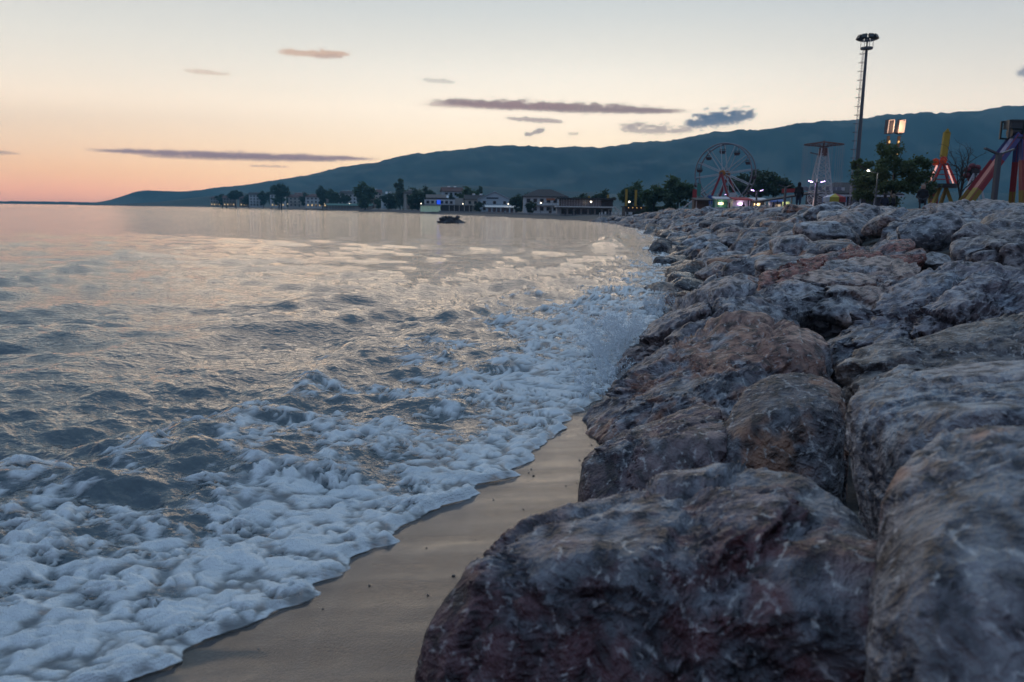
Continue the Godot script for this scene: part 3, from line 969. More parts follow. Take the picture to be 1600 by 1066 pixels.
func make_hills() -> void:
	var ridge := [[-0.53, 0.0], [-0.50, 0.0062], [-0.47, 0.0166], [-0.455, 0.0190], [-0.43, 0.0185], [-0.41, 0.0180], [-0.39, 0.0205], [-0.37, 0.0235], [-0.325, 0.0285], [-0.285, 0.036], [-0.245, 0.043], [-0.21, 0.053], [-0.17, 0.0585], [-0.13, 0.0690], [-0.085, 0.0735], [-0.05, 0.0795], [0.0, 0.0815], [0.05, 0.0805], [0.10, 0.0815], [0.13, 0.0850], [0.16, 0.0875], [0.20, 0.094], [0.24, 0.1010], [0.27, 0.1045], [0.31, 0.108], [0.35, 0.1135], [0.40, 0.1195], [0.44, 0.125], [0.485, 0.1295], [0.52, 0.1290], [0.55, 0.1320], [0.59, 0.1380], [0.61, 0.141], [0.65, 0.147], [0.75, 0.16], [1.0, 0.17]]
	var low := [[-0.50, 0.0], [-0.44, 0.004], [-0.40, 0.010], [-0.34, 0.0165], [-0.29, 0.0205], [-0.24, 0.0180], [-0.19, 0.0175], [-0.13, 0.025], [-0.07, 0.0315], [-0.03, 0.0300], [0.04, 0.0265], [0.13, 0.022], [0.22, 0.026], [0.3, 0.022], [0.5, 0.03], [0.8, 0.03]]
	var fold := noise(FastNoiseLite.TYPE_SIMPLEX_SMOOTH, 1.0, 5, 61, FastNoiseLite.FRACTAL_RIDGED)
	var fuzz := noise(FastNoiseLite.TYPE_SIMPLEX_SMOOTH, 1.0, 4, 62)
	for spec in [["mountain_range", ridge, 1750.0, 3050.0, 2550.0, 420, 44], ["foothills", low, 1350.0, 1950.0, 1750.0, 360, 26]]:
		var v := PackedVector3Array()
		var ix := PackedInt32Array()
		var col := PackedColorArray()
		var na: int = spec[5]
		var nd: int = spec[6]
		for i in na + 1:
			var s := lerpf(-0.54, 0.95, float(i) / na)           # sideways over forwards
			var crest := lerpf(spec[3], spec[4], smoothstep(-0.5, 0.4, s))
			var foot := lerpf(spec[3] * 0.93, spec[2], smoothstep(-0.5, -0.1, s))
			var top: float = lookup(spec[1], s) * crest * 0.94
			for j in nd + 1:
				var f := float(j) / nd
				var t := lerpf(foot, crest * 1.1, f)
				var up := smoothstep(0.0, 1.0, clampf((t - foot) / (crest - foot), 0.0, 1.0)) if t < crest else 1.0 - 0.5 * (t - crest) / (crest * 0.1)
				var x := s * t
				var g := fold.get_noise_2d(x * 0.0016, t * 0.0011)
				var y := top * up * (1.0 - 0.45 * (1.0 - up * up) * (0.5 + g)) + EYE * up
				y += (fuzz.get_noise_2d(x * 0.007, t * 0.007) * 1.6 + fuzz.get_noise_2d(x * 0.03, t * 0.03)) * minf(top * 0.024, 6.0) * up
				v.append(Vector3(x, y, -t))
				var c := 0.8 + 0.9 * fuzz.get_noise_2d(x * 0.006, t * 0.004)
				var bare := smoothstep(0.15, 0.4, fuzz.get_noise_2d(x * 0.003 + 9.0, y * 0.012) + 0.25 * g)
				col.append(Color(0.034 * c, 0.046 * c, 0.034 * c).lerp(Color(0.11, 0.105, 0.075), 0.7 * bare))
		for i in na:
			for j in nd:
				var a := i * (nd + 1) + j
				ix.append_array(PackedInt32Array([a, a + 1, a + nd + 1, a + 1, a + nd + 2, a + nd + 1]))
		setting(spec[0], raw_mesh(v, ix, col), M.hill)
	# the low wooded coast far across the bay
	var b := MB.new()
	var prev := []
	for i in 161:
		var x := lerpf(-3100.0, -1480.0, i / 160.0)
		var h := 9.5 + 5.0 * fuzz.get_noise_2d(x * 0.02, 3.0) + 3.0 * fuzz.get_noise_2d(x * 0.1, 8.0)
		h *= 0.35 + 0.65 * smoothstep(-1480.0, -1750.0, x)
		var now := [Vector3(x, -1.0, -3420.0), Vector3(x, h, -3440.0), Vector3(x, h, -3520.0), Vector3(x, -1.0, -3540.0)]
		if prev:
			for k in 3:
				b.quad(prev[k], now[k], now[k + 1], prev[k + 1], Vector3(0, 1, 0.3 if k < 2 else -0.3))
		prev = now
	var cm := mat("far_wood", lin(0.03, 0.04, 0.03), 0.95)
	setting("far_coast_terrain", b.done(), cm)

# ---------------------------------------------------------------- trees
func paint(called: String, r: float, g: float, b: float, rough := 0.8, metal := 0.0) -> StandardMaterial3D:
	if not M.has(called):
		M[called] = mat(called, lin(r, g, b), rough, metal)
	return M[called]

func lit(called: String, c: Color, energy: float) -> StandardMaterial3D:
	if not M.has(called):
		M[called] = glow(called, c, energy)
	return M[called]

func crown_mesh(r: RandomNumberGenerator, lobes: Array, leaves: int, leaf: float) -> ArrayMesh:
	# leaf sprays spread through uneven clumps; each spray is a small folded blade
	var b := MB.new()
	var clumps := []
	for l in lobes:
		var n := int(l[2])
		for k in n:
			var d := Vector3(r.randfn(), r.randfn(), r.randfn()).normalized()
			clumps.append([l[0] + d * l[1] * pow(r.randf(), 0.4), r.randf_range(0.16, 0.34) * (l[1] as Vector3).length() * 0.58])
	for k in leaves:
		var c: Array = clumps[r.randi() % clumps.size()]
		var d := Vector3(r.randfn(), r.randfn() * 0.8, r.randfn())
		var p: Vector3 = c[0] + d * c[1] * 0.55
		var s := leaf * r.randf_range(0.6, 1.3)
		var ax := Vector3(r.randfn(), r.randfn() * 0.6, r.randfn()).normalized()
		var side := ax.cross(Vector3(r.randfn(), r.randfn(), r.randfn())).normalized()
		var nn := ax.cross(side)
		var i := b.add(p, (nn + d * 0.4).normalized())
		b.add(p + ax * s * 0.5 + side * s * 0.32, (nn + side * 0.4).normalized())
		b.add(p + ax * s, nn)
		b.add(p + ax * s * 0.5 - side * s * 0.32, (nn - side * 0.4).normalized())
		b.ix.append_array(PackedInt32Array([i, i + 1, i + 2, i, i + 2, i + 3]))
	return b.done()

func trunk_mesh(r: RandomNumberGenerator, h: float, rad: float, lobes: Array) -> ArrayMesh:
	var b := MB.new()
	var fork := Vector3(r.randf_range(-0.03, 0.03) * h, h * 0.36, r.randf_range(-0.03, 0.03) * h)
	b.tube(Vector3(0, -0.3, 0), fork, rad, rad * 0.7, 8, false)
	for l in lobes:
		var tip: Vector3 = l[0]
		var mid := fork.lerp(tip, 0.55) + Vector3(r.randf_range(-0.04, 0.04), 0.03, r.randf_range(-0.04, 0.04)) * h
		b.tube(fork, mid, rad * 0.55, rad * 0.34, 6, false)
		b.tube(mid, tip + Vector3(0, 0.3, 0) * (l[1] as Vector3).y, rad * 0.34, rad * 0.08, 5, false)
		for q in 3:
			b.tube(mid.lerp(tip, 0.3 * q), tip + (l[1] as Vector3) * Vector3(r.randf_range(-0.8, 0.8), r.randf_range(0.0, 0.8), r.randf_range(-0.8, 0.8)), rad * 0.2, rad * 0.04, 4, false)
	return b.done()

var tree_kinds := {}
func make_tree_kind(key: String, h: float, lobes: Array, leaves: int, leaf: float, rad: float, sd: int) -> void:
	var r := RandomNumberGenerator.new()
	r.seed = sd
	tree_kinds[key] = [crown_mesh(r, lobes, leaves, leaf), trunk_mesh(r, h, rad, lobes)]

func tree(called: String, key: String, at: Vector3, size: Vector3, turn: float, label: String, leafage: Material, group := "") -> Node3D:
	var t := thing(called, label, "tree", at, turn, group)
	var tr := part("trunk", tree_kinds[key][1], paint("bark", 0.05, 0.04, 0.033, 0.9), t)
	var cr := part("crown", tree_kinds[key][0], leafage, t)
	tr.scale = size
	cr.scale = size
	return t

func make_trees() -> void:
	var leafy := func(called: String, r: float, g: float, b: float) -> StandardMaterial3D:
		var m := paint(called, r, g, b, 0.75)
		m.backlight_enabled = true
		m.backlight = lin(r * 1.2, g * 1.4, b * 0.8)
		return m
	var dark: Material = leafy.call("dark_leaves", 0.030, 0.042, 0.024)
	var green: Material = leafy.call("green_leaves", 0.045, 0.065, 0.030)
	var grey: Material = leafy.call("grey_leaves", 0.060, 0.075, 0.050)
	# unit trees of about one metre in height, scaled where they stand
	make_tree_kind("round", 1.0, [[V(0, 0.66, 0), V(0.34, 0.26, 0.34), 16], [V(-0.22, 0.56, 0.05), V(0.22, 0.2, 0.22), 8], [V(0.24, 0.52, 0.0), V(0.22, 0.2, 0.22), 8], [V(0.05, 0.4, 0.18), V(0.26, 0.16, 0.22), 8], [V(-0.1, 0.26, 0.1), V(0.3, 0.16, 0.25), 8]], 3600, 0.085, 0.03, 3)
	make_tree_kind("tall", 1.0, [[V(0, 0.78, 0), V(0.15, 0.2, 0.15), 10], [V(-0.08, 0.55, 0.05), V(0.2, 0.22, 0.2), 12], [V(0.12, 0.45, 0.0), V(0.2, 0.2, 0.2), 10], [V(0.0, 0.28, 0.08), V(0.26, 0.18, 0.22), 9]], 3400, 0.075, 0.025, 5)
	make_tree_kind("umbrella", 1.0, [[V(0, 0.72, 0), V(0.55, 0.22, 0.5), 26], [V(-0.35, 0.6, 0.05), V(0.3, 0.14, 0.3), 8], [V(0.38, 0.58, 0.0), V(0.3, 0.14, 0.3), 8]], 3600, 0.09, 0.04, 7)
	make_tree_kind("wide", 1.0, [[V(0.02, 0.70, 0), V(0.28, 0.24, 0.28), 15], [V(-0.34, 0.52, 0.05), V(0.24, 0.2, 0.24), 12], [V(0.34, 0.50, 0.0), V(0.24, 0.22, 0.22), 12], [V(0.10, 0.36, 0.1), V(0.34, 0.18, 0.25), 12], [V(-0.2, 0.3, 0.1), V(0.28, 0.16, 0.25), 10], [V(-0.5, 0.66, 0.0), V(0.07, 0.06, 0.07), 3]], 15000, 0.036, 0.035, 9)
	tree("shore_tree", "wide", V(35.0, 2.0, -75.0), V(7.1, 7.2, 7.1), 0.0, "broad leafy tree on the promenade in front of the two lit ride arms", green)
	var g := "trees along the bay"
	for s in [
		["round", 40.4, -200.0, 1.6, 9.6, 11.5, "bushy tree behind the stalls to the seaward side of the big wheel", green, ""], ["round", 35.5, -205.0, 1.6, 7.6, 9.0, "smaller bushy tree standing against the bushy tree by the big wheel", green, ""],
		["umbrella", 57.2, -190.0, 2.0, 10.0, 12.0, "dense dark round tree standing behind the big wheel", dark, ""], ["round", 38.4, -260.0, 1.2, 10.8, 11.0, "loose crowned tree behind the dark restaurant with yellow banners", green, ""],
		["round", -103.2, -560.0, 1.0, 19.5, 19.0, "large tall rounded tree behind the green roofed beach bar", green, ""], ["tall", -73.2, -520.0, 1.0, 19.5, 17.0, "tall twin peaked tree left of the white hotel", grey, ""], ["round", -66.0, -525.0, 1.0, 15.0, 18.0, "", green, g],
		["round", -56.0, -470.0, 1.0, 13.0, 15.0, "", dark, g], ["round", -48.5, -455.0, 1.0, 14.2, 12.0, "dark tree rising behind the roof of the white hotel", dark, ""], ["round", -84.0, -545.0, 1.0, 12.0, 16.0, "", dark, g],
		["round", -24.0, -420.0, 1.0, 10.5, 10.0, "", grey, g], ["tall", -18.0, -430.0, 1.0, 13.0, 9.0, "", grey, g], ["round", 1.2, -340.0, 1.0, 8.0, 8.0, "", dark, g], ["round", 5.0, -345.0, 1.0, 8.6, 9.0, "", dark, g],
		["round", 6.0, -285.0, 1.0, 4.6, 5.0, "low palm like shrub tree in front of the white house with hipped roof", dark, ""], ["round", -16.0, -372.0, 1.0, 5.2, 5.4, "small dark tree beside the pale gabled house", dark, ""],
		["umbrella", -219.0, -760.0, 1.0, 14.0, 13.0, "dark umbrella pine rising above the village roofs", dark, ""], ["round", -343.0, -950.0, 1.0, 9.5, 14.0, "", dark, g], ["round", -331.0, -930.0, 1.0, 8.5, 16.0, "", dark, g], ["umbrella", -310.0, -900.0, 1.0, 11.5, 11.0, "", dark, g],
		["round", -289.0, -880.0, 1.0, 8.8, 13.0, "", dark, g], ["round", -262.0, -845.0, 1.0, 11.0, 10.0, "", dark, g], ["round", -249.0, -830.0, 1.0, 12.0, 10.0, "", dark, g], ["round", -233.0, -800.0, 1.0, 8.0, 11.0, "", green, g],
		["round", -189.0, -735.0, 1.0, 9.0, 10.0, "", dark, g], ["round", -166.0, -700.0, 1.0, 12.5, 9.0, "", dark, g], ["round", -155.0, -690.0, 1.0, 10.5, 10.0, "", green, g], ["round", -141.0, -672.0, 1.0, 8.0, 10.0, "", dark, g], ["round", 24.0, -290.0, 1.0, 7.5, 9.0, "", dark, g], ["round", 31.0, -285.0, 1.2, 8.6, 10.0, "", dark, g]]:
		if s[2] < -600.0:                                    # the far end of the bay stands on rising ground
			s[3] += 2.0
			s[4] *= 1.45
			s[5] *= 1.4
		tree("pine_tree" if s[0] == "umbrella" else "leafy_tree", s[0], V(s[1], s[3], s[2]), V(s[5], s[4], s[5]), s[1] * 1.7, s[6] if s[6] else ("dark leafy tree among the houses along the bay" if s[7] == dark else "lighter green tree among the houses along the bay"), s[7], s[8])
	for k in 26:
		var t := lerpf(900.0, 400.0, k / 25.0)
		var x := shore_x(t) + 24.0 + 14.0 * absf(sin(k * 2.7))
		var sz := (9.0 + 3.5 * sin(k * 1.9)) * (1.25 if t > 650.0 else 1.0)
		tree("leafy_tree", "tall" if k % 5 == 3 else "round", V(x, 1.6, -t), V(sz * 1.15, sz, sz * 1.15), k * 1.3, "dark leafy tree among the houses along the bay" if k % 3 else "lighter green tree among the houses along the bay", dark if k % 3 else green, g)
	# the leafless tree beside the tall swing arm ride
	var r := RandomNumberGenerator.new()
	r.seed = 12
	var bare := MB.new()
	grow(bare, r, V(0, 0, 0), V(0.05, 1, 0).normalized(), 1.9, 0.15, 0)
	var bt := thing("bare_tree", "leafless tree with thin spreading branches between two fairground rides", "tree", V(39.6, 2.0, -72.0))
	part("branches", bare.done(), M.bark, bt)

func grow(b: MB, r: RandomNumberGenerator, p: Vector3, d: Vector3, l: float, rad: float, depth: int) -> void:
	var q := p + d * l
	b.tube(p, q, rad, rad * 0.68, 6 if depth < 2 else 4, false)
	if depth >= 6:
		return
	var n := 3 if depth < 3 else 2
	for k in n:
		var e := (d + Vector3(r.randfn(), r.randfn() * 0.55 + 0.12, r.randfn()) * 0.55).normalized()
		grow(b, r, q if k else p.lerp(q, 0.75), e, l * r.randf_range(0.6, 0.86), rad * 0.62, depth + 1)

# ---------------------------------------------------------------- houses along the bay
func windows(parent: Node3D, xs: Array, y: float, z: float, w: float, h: float, pane: Material, frame: Material) -> void:
	var fm := MB.new()
	for s in [-1.0, 1.0]:
		fm.box(V(s * (w / 2 + 0.05), 0, 0), V(0.1, h + 0.2, 0.16))
		fm.box(V(0, s * (h / 2 + 0.05), 0), V(w, 0.1, 0.15))
	var f := fm.done()
	var g := MB.new().box(Vector3.ZERO, V(w, h, 0.05)).done()
	for x in xs:
		var o := part("window", f, frame, parent, V(x, y, z + 0.05))
		part("pane", g, pane, o, V(0, 0, -0.02))

func gable_roof(w: float, d: float, y: float, rise: float, over: float, along_x := true) -> ArrayMesh:
	var b := MB.new()
	var W := w / 2 + over
	var D := d / 2 + over
	for k in 2:                                            # two skins: top and underside
		var yy := y - 0.18 * k
		var s := 1.0 if k == 0 else -1.0
		if along_x:
			b.quad(V(-W, yy, D), V(W, yy, D), V(W, yy + rise, 0), V(-W, yy + rise, 0), V(0, s, s * 0.3))
			b.quad(V(-W, yy, -D), V(W, yy, -D), V(W, yy + rise, 0), V(-W, yy + rise, 0), V(0, s, -s * 0.3))
		else:
			b.quad(V(W, yy, -D), V(W, yy, D), V(0, yy + rise, D), V(0, yy + rise, -D), V(s * 0.3, s, 0))
			b.quad(V(-W, yy, -D), V(-W, yy, D), V(0, yy + rise, D), V(0, yy + rise, -D), V(-s * 0.3, s, 0))
	if along_x:
		for s in [-1.0, 1.0]:
			b.quad(V(-W, y, s * D), V(W, y, s * D), V(W, y - 0.18, s * D), V(-W, y - 0.18, s * D), V(0, 0, s))
			b.face([V(s * W, y, D), V(s * W, y, -D), V(s * W, y + rise, 0)], V(s, 0, 0))
	else:
		for s in [-1.0, 1.0]:
			b.quad(V(s * W, y, -D), V(s * W, y, D), V(s * W, y - 0.18, D), V(s * W, y - 0.18, -D), V(s, 0, 0))
			b.quad(V(-W, y, s * D), V(0, y + rise, s * D), V(0, y + rise - 0.22, s * D), V(-W, y - 0.22, s * D), V(0, 0, s))
			b.quad(V(W, y, s * D), V(0, y + rise, s * D), V(0, y + rise - 0.22, s * D), V(W, y - 0.22, s * D), V(0, 0, s))
	return b.done()

func hip_roof(w: float, d: float, y: float, rise: float, over: float) -> ArrayMesh:
	var b := MB.new()
	var W := w / 2 + over
	var D := d / 2 + over
	var R := maxf(W - D, 0.3)
	b.quad(V(-W, y, D), V(W, y, D), V(R, y + rise, 0), V(-R, y + rise, 0), V(0, 1, 0.4))
	b.quad(V(-W, y, -D), V(W, y, -D), V(R, y + rise, 0), V(-R, y + rise, 0), V(0, 1, -0.4))
	for s in [-1.0, 1.0]:
		b.face([V(s * W, y, D), V(s * W, y, -D), V(s * R, y + rise, 0)], V(s * 0.4, 1, 0))
	b.box(V(0, y - 0.13, 0), V(2 * W, 0.25, 2 * D))
	return b.done()

func gable_wall(w: float, h: float, d: float, r: float) -> ArrayMesh:
	var b := MB.new()
	b.face([V(-w / 2, h, d / 2 - 0.01), V(w / 2, h, d / 2 - 0.01), V(0, h + r * 0.92, d / 2 - 0.01)], V(0, 0, 1))
	b.face([V(-w / 2, h, 0.01 - d / 2), V(w / 2, h, 0.01 - d / 2), V(0, h + r * 0.92, 0.01 - d / 2)], V(0, 0, -1))
	return b.done()

func spread(n: int, w: float, c := 0.0) -> Array:
	var out := []
	for k in n:
		out.append(c - w / 2 + w * (k + 0.5) / n)
	return out

func heater(parent: Node3D, at: Vector3) -> void:          # solar panel with its tank, as on most roofs here
	var b := MB.new()
	b.quad(at + V(-0.7, 0, 0.6), at + V(0.7, 0, 0.6), at + V(0.7, 1.0, -0.4), at + V(-0.7, 1.0, -0.4), V(0, 1, 1))
	b.tube(at + V(-0.7, 1.15, -0.45), at + V(0.7, 1.15, -0.45), 0.25, 0.25, 8)
	b.beam(at + V(-0.6, -0.2, -0.4), at + V(-0.6, 1.1, -0.4), 0.08)
	b.beam(at + V(0.6, -0.2, -0.4), at + V(0.6, 1.1, -0.4), 0.08)
	part("water_heater", b.done(), paint("bright_metal", 0.75, 0.76, 0.78, 0.25, 0.6), parent)

func house(called: String, label: String, at: Vector3, w: float, d: float, storeys: int, wall: Material, roof: String, roof_m: Material, turn := 0.0, nw := 4, lit_row := -1, heaters := 1) -> Node3D:
	var t := thing(called, label, "building", at, turn)
	var h := storeys * 2.9
	part("wall", MB.new().box(V(0, h / 2 - 0.5, 0), V(w, h + 1.0, d)).done(), wall, t)
	for s in storeys:
		windows(t, spread(nw, w * 0.92), s * 2.9 + 1.55, d / 2, minf(1.3, w / nw * 0.55), 1.35, lit("lit_window", Color(1.0, 0.85, 0.6), 0.7) if s == lit_row else paint("dark_glass", 0.02, 0.025, 0.03, 0.12), paint("window_frame", 0.45, 0.45, 0.44))
	var top := h
	match roof:
		"gable":
			part("roof", gable_roof(w, d, h + 0.1, d * 0.26, 0.5), roof_m, t)
			top = h + d * 0.15
		"front":
			var r := w * 0.24
			part("roof", gable_roof(w, d, h + 0.1, r, 0.5, false), roof_m, t)
			part("gable_wall", gable_wall(w, h, d, r), wall, t)
			top = h + r * 0.5
		"hip":
			part("roof", hip_roof(w, d, h + 0.26, d * 0.24, 0.6), roof_m, t)
			top = h + d * 0.1
		_:
			part("roof", MB.new().box(V(0, h + 0.62, 0), V(w + 0.5, 0.24, d + 0.5)).done(), roof_m, t)
			top = h + 0.75
	for k in heaters:
		heater(t, V(lerpf(-w * 0.3, w * 0.3, (k + 0.5) / heaters), top + 0.2, 0.4))
	# a balcony with its rail on the upper floor
	if storeys > 1 and w > 6.0:
		var b := part("balcony", MB.new().box(V(0, 2.85, d / 2 + 0.62), V(w * 0.7, 0.16, 1.2)).done(), wall, t)
		var rl := MB.new()
		for k in 9:
			rl.beam(V(lerpf(-w * 0.34, w * 0.34, k / 8.0), 2.93, d / 2 + 1.18), V(lerpf(-w * 0.34, w * 0.34, k / 8.0), 3.8, d / 2 + 1.18), 0.06)
		rl.beam(V(-w * 0.35, 3.82, d / 2 + 1.18), V(w * 0.35, 3.82, d / 2 + 1.18), 0.08)
		part("railing", rl.done(), paint("dark_metal", 0.05, 0.05, 0.055, 0.4, 0.5), b)
	part("door", MB.new().box(V(w * 0.12, 1.05, d / 2 + 0.03), V(1.0, 2.1, 0.1)).done(), paint("door_wood", 0.10, 0.07, 0.05), t)
	return t

func make_village() -> void:
	var white := paint("white_plaster", 0.62, 0.63, 0.62)
	var cream := paint("cream_plaster", 0.50, 0.46, 0.40)
	var tan_w := paint("tan_plaster", 0.30, 0.24, 0.20)
	var blue := paint("pale_blue_boards", 0.50, 0.58, 0.62)
	var tile := paint("dark_tiles", 0.055, 0.045, 0.045)
	var red := paint("maroon_tiles", 0.13, 0.06, 0.05)
	var teal := paint("green_roof", 0.10, 0.20, 0.17)
	var slab := paint("concrete_slab", 0.22, 0.22, 0.22)
	# the far end of the village, one house after another
	for s in [
		[-352.0, -955.0, 11.0, 2, cream, "hip", red, "cream house with maroon hipped roof at the tip of the headland"], [-322.0, -915.0, 12.0, 2, tan_w, "gable", red, "brown house with wide maroon roof near the headland tip"], [-296.0, -893.0, 12.0, 2, tan_w, "hip", red, "tan house with low hipped roof between dark trees"],
		[-271.0, -850.0, 12.0, 3, white, "gable", tile, "tall white house with dark gable among the far trees"], [-240.0, -822.0, 13.0, 3, white, "flat", slab, "white three storey block with flat roof beside the umbrella pine"], [-205.0, -765.0, 14.0, 2, cream, "gable", red, "cream house with maroon roof in front of the umbrella pine"],
		[-180.0, -728.0, 13.0, 2, white, "hip", red, "white house with maroon hipped roof behind the beach lamps"], [-168.0, -745.0, 15.0, 3, tan_w, "flat", tile, "tan block with dark flat top and several water heaters"], [-147.0, -720.0, 12.0, 3, white, "gable", tile, "white house with dark gable behind the green roofed beach bar"]]:
		var heaters := 3 if s[5] == "flat" else 1
		house("village_house", s[7], V(s[0], 2.5, s[1]), s[2] * 1.15, 10.0, int(s[3]) + 1, s[4], s[5], s[6], 0.2, 4, 0 if int(s[0]) % 2 == 0 else -1, heaters)
	for k in 16:
		var t := lerpf(960.0, 450.0, k / 15.0)
		var x := shore_x(t) + 34.0 + 8.0 * sin(k * 1.7)
		var wall: Material = [white, cream, tan_w, blue][k % 4]
		var rf: String = ["gable", "hip", "flat"][k % 3]
		house("hillside_house", "%s house with %s standing in the second row behind the shore houses" % [["white", "cream", "tan", "pale blue"][k % 4], ["maroon gabled roof", "dark hipped roof", "flat concrete roof"][k % 3]], V(x, 3.0, -t), 11.0 + 2.0 * sin(k * 2.1), 9.0, 2 + k % 2 + (1 if t > 650.0 else 0), wall, rf, [red, tile, slab][k % 3], 0.3 * sin(k * 3.0), 4, -1, 1 + k % 2).set_meta("group", "second row houses along the bay")
	# beach bars under green roofs
	for s in [[-134.0, -632.0, 24.0, "long low beach bar under a green roof"], [-113.5, -612.0, 12.0, "short beach bar under a green roof beside the large rounded tree"]]:
		var t := thing("beach_bar", s[3], "building", V(s[0], 1.0, s[1]))
		part("roof", gable_roof(s[2], 7.0, 2.9, 1.5, 0.5), teal, t)
		part("wall", MB.new().box(V(0, 1.2, -1.5), V(s[2] - 0.4, 3.2, 4.0)).done(), cream, t)
		for x in spread(int(s[2] / 2.4), s[2] - 0.6):
			part("post", MB.new().box(V(x, 1.2, 3.2), V(0.25, 3.3, 0.25)).done(), white, t)
	# white hotel with a glazed restaurant below
	var ht := house("hotel", "white three storey hotel with terraces and a glazed ground floor", V(-36.5, 1.0, -402.0), 15.0, 10.0, 2, white, "flat", tile, 0.0, 6, -1, 4)
	part("terrace_storey", MB.new().box(V(-2.0, 7.0, -1.0), V(10.0, 2.4, 7.0)).done(), cream, ht)
	part("side_wing", MB.new().box(V(9.5, 3.0, -0.5), V(4.0, 7.0, 8.0)).done(), cream, ht)
	var gf := thing("beach_restaurant", "low glazed restaurant with a row of lights in front of the white hotel", "building", V(-32.5, 0.8, -388.0))
	part("roof", MB.new().box(V(0, 3.3, 0), V(25.0, 0.35, 6.5)).done(), slab, gf)
	part("wall", MB.new().box(V(5.0, 1.4, -0.6), V(14.6, 3.5, 5.0)).done(), paint("dark_boards", 0.07, 0.055, 0.06), gf)
	for x in spread(8, 9.6, -7.4):
		var f := part("window", MB.new().box(V(x, 2.9, 2.4), V(1.16, 0.2, 0.16)).box(V(x - 0.52, 1.4, 2.4), V(0.12, 2.8, 0.16)).done(), white, gf)
		part("pane", MB.new().box(V(x + 0.06, 1.4, 2.38), V(1.0, 2.8, 0.06)).done(), lit("lit_green_window", Color(0.62, 0.74, 0.66), 0.28), f)
	for x in spread(5, 12.0, 6.5):
		part("post", MB.new().box(V(x, 1.4, 2.9), V(0.2, 3.5, 0.2)).done(), white, gf)
	var sg := part("blue_sign", MB.new().box(V(-3.4, 4.6, 2.2), V(1.7, 2.0, 0.2)).done(), lit("blue_sign_glow", Color(0.15, 0.35, 0.95), 0.8), gf)
	sg.set_meta("label", "glowing blue sign board on the restaurant roof")
	# brown roofed house, then the pale gabled one with its dark sign band
	house("village_house", "house with brown gabled roofs between hotel and pale gabled house", V(-18.0, 1.0, -398.0), 12.0, 9.0, 2, cream, "gable", tile, 0.15, 4, -1, 2)
	var gb := house("gabled_house", "pale blue gabled house with a dark sign band under its gable", V(-9.0, 1.0, -382.0), 15.5, 9.0, 2, blue, "front", blue, 0.0, 3, -1, 1)
	part("sign_band", MB.new().box(V(-1.0, 6.5, 4.6), V(5.6, 0.62, 0.12)).done(), paint("sign_navy", 0.02, 0.035, 0.06), gb)
	var aw := thing("awning_terrace", "white awning over a pinkish terrace in front of the pale gabled house", "terrace", V(-5.6, 0.7, -352.0))
	part("awning", MB.new().box(V(0, 2.9, 0), V(14.0, 0.14, 5.0), Basis(Vector3.RIGHT, 0.16)).done(), white, aw)
	for x in spread(7, 13.6):
		part("post", MB.new().box(V(x, 1.1, 2.2), V(0.14, 3.0, 0.14)).done(), white, aw)
		part("screen", MB.new().box(V(x + 0.9, 1.35, -0.6), V(1.3, 1.9, 0.08)).done(), paint("pink_panel", 0.42, 0.33, 0.33), aw)
	# white house with dark hipped roof
	var wh := house("white_house", "white two storey house with a wide dark hipped roof", V(11.5, 1.2, -302.0), 16.0, 11.0, 2, white, "hip", tile, 0.0, 6, -1, 0)
	part("signboard", MB.new().box(V(2.0, 5.0, 5.6), V(3.2, 0.7, 0.12)).done(), paint("orange_board", 0.5, 0.18, 0.08), wh)
	# beach pavilion: glazed upper storey on a slab, stair at its side
	var pv := thing("beach_pavilion", "two storey flat roofed beach pavilion with glazed upper floor and outside stair", "building", V(20.6, 0.9, -237.0))
	part("ground_floor", MB.new().box(V(0, 0.9, -1.0), V(16.0, 2.8, 7.0)).done(), paint("grey_plaster", 0.33, 0.34, 0.35), pv)
	part("floor_slab", MB.new().box(V(0.2, 2.42, 0), V(17.4, 0.32, 9.0)).done(), white, pv)
	part("upper_floor", MB.new().box(V(0.6, 3.6, -1.2), V(15.4, 2.0, 5.6)).done(), paint("dark_boards", 0.07, 0.055, 0.06), pv)
	part("roof", MB.new().box(V(0.4, 4.82, -0.4), V(17.2, 0.34, 8.4)).done(), tile, pv)
	for x in spread(15, 11.8, -1.0):
		var f := part("window", MB.new().box(V(x - 0.33, 3.6, 1.7), V(0.1, 1.96, 0.14)).done(), white, pv)
		part("pane", MB.new().box(V(x + 0.04, 3.6, 1.66), V(0.6, 1.8, 0.05)).done(), paint("curtain_glass", 0.26, 0.24, 0.25, 0.2), f)
	for x in spread(7, 14.0):
		part("lower_window", MB.new().box(V(x, 1.1, 2.56), V(1.5, 1.5, 0.08)).done(), paint("dark_glass", 0.02, 0.025, 0.03, 0.12), pv)
	var st := MB.new()
	for k in 10:
		st.box(V(8.9 + k * 0.34, 2.2 - k * 0.24, 2.6), V(0.4, 0.14, 1.6))
	st.beam(V(8.6, 2.3, 3.4), V(12.2, -0.2, 3.4), 0.12, 0.4)
	part("stair", st.done(), white, pv)
	# dark restaurant with string lights and yellow banners
	var rs := thing("dark_restaurant", "low dark restaurant hung with small lights near the yellow banners", "building", V(34.8, 1.4, -217.0))
	part("wall", MB.new().box(V(0, 0.6, 0), V(10.5, 2.6, 6.0)).done(), paint("dark_boards", 0.07, 0.055, 0.06), rs)
	part("roof", MB.new().box(V(0, 2.05, 0), V(11.2, 0.25, 7.0)).done(), tile, rs)
	part("hedge", crown_mesh(rng, [[V(0, 0.5, 3.6), V(5.0, 0.5, 0.4), 60]], 1500, 0.22), M.dark_leaves, rs)
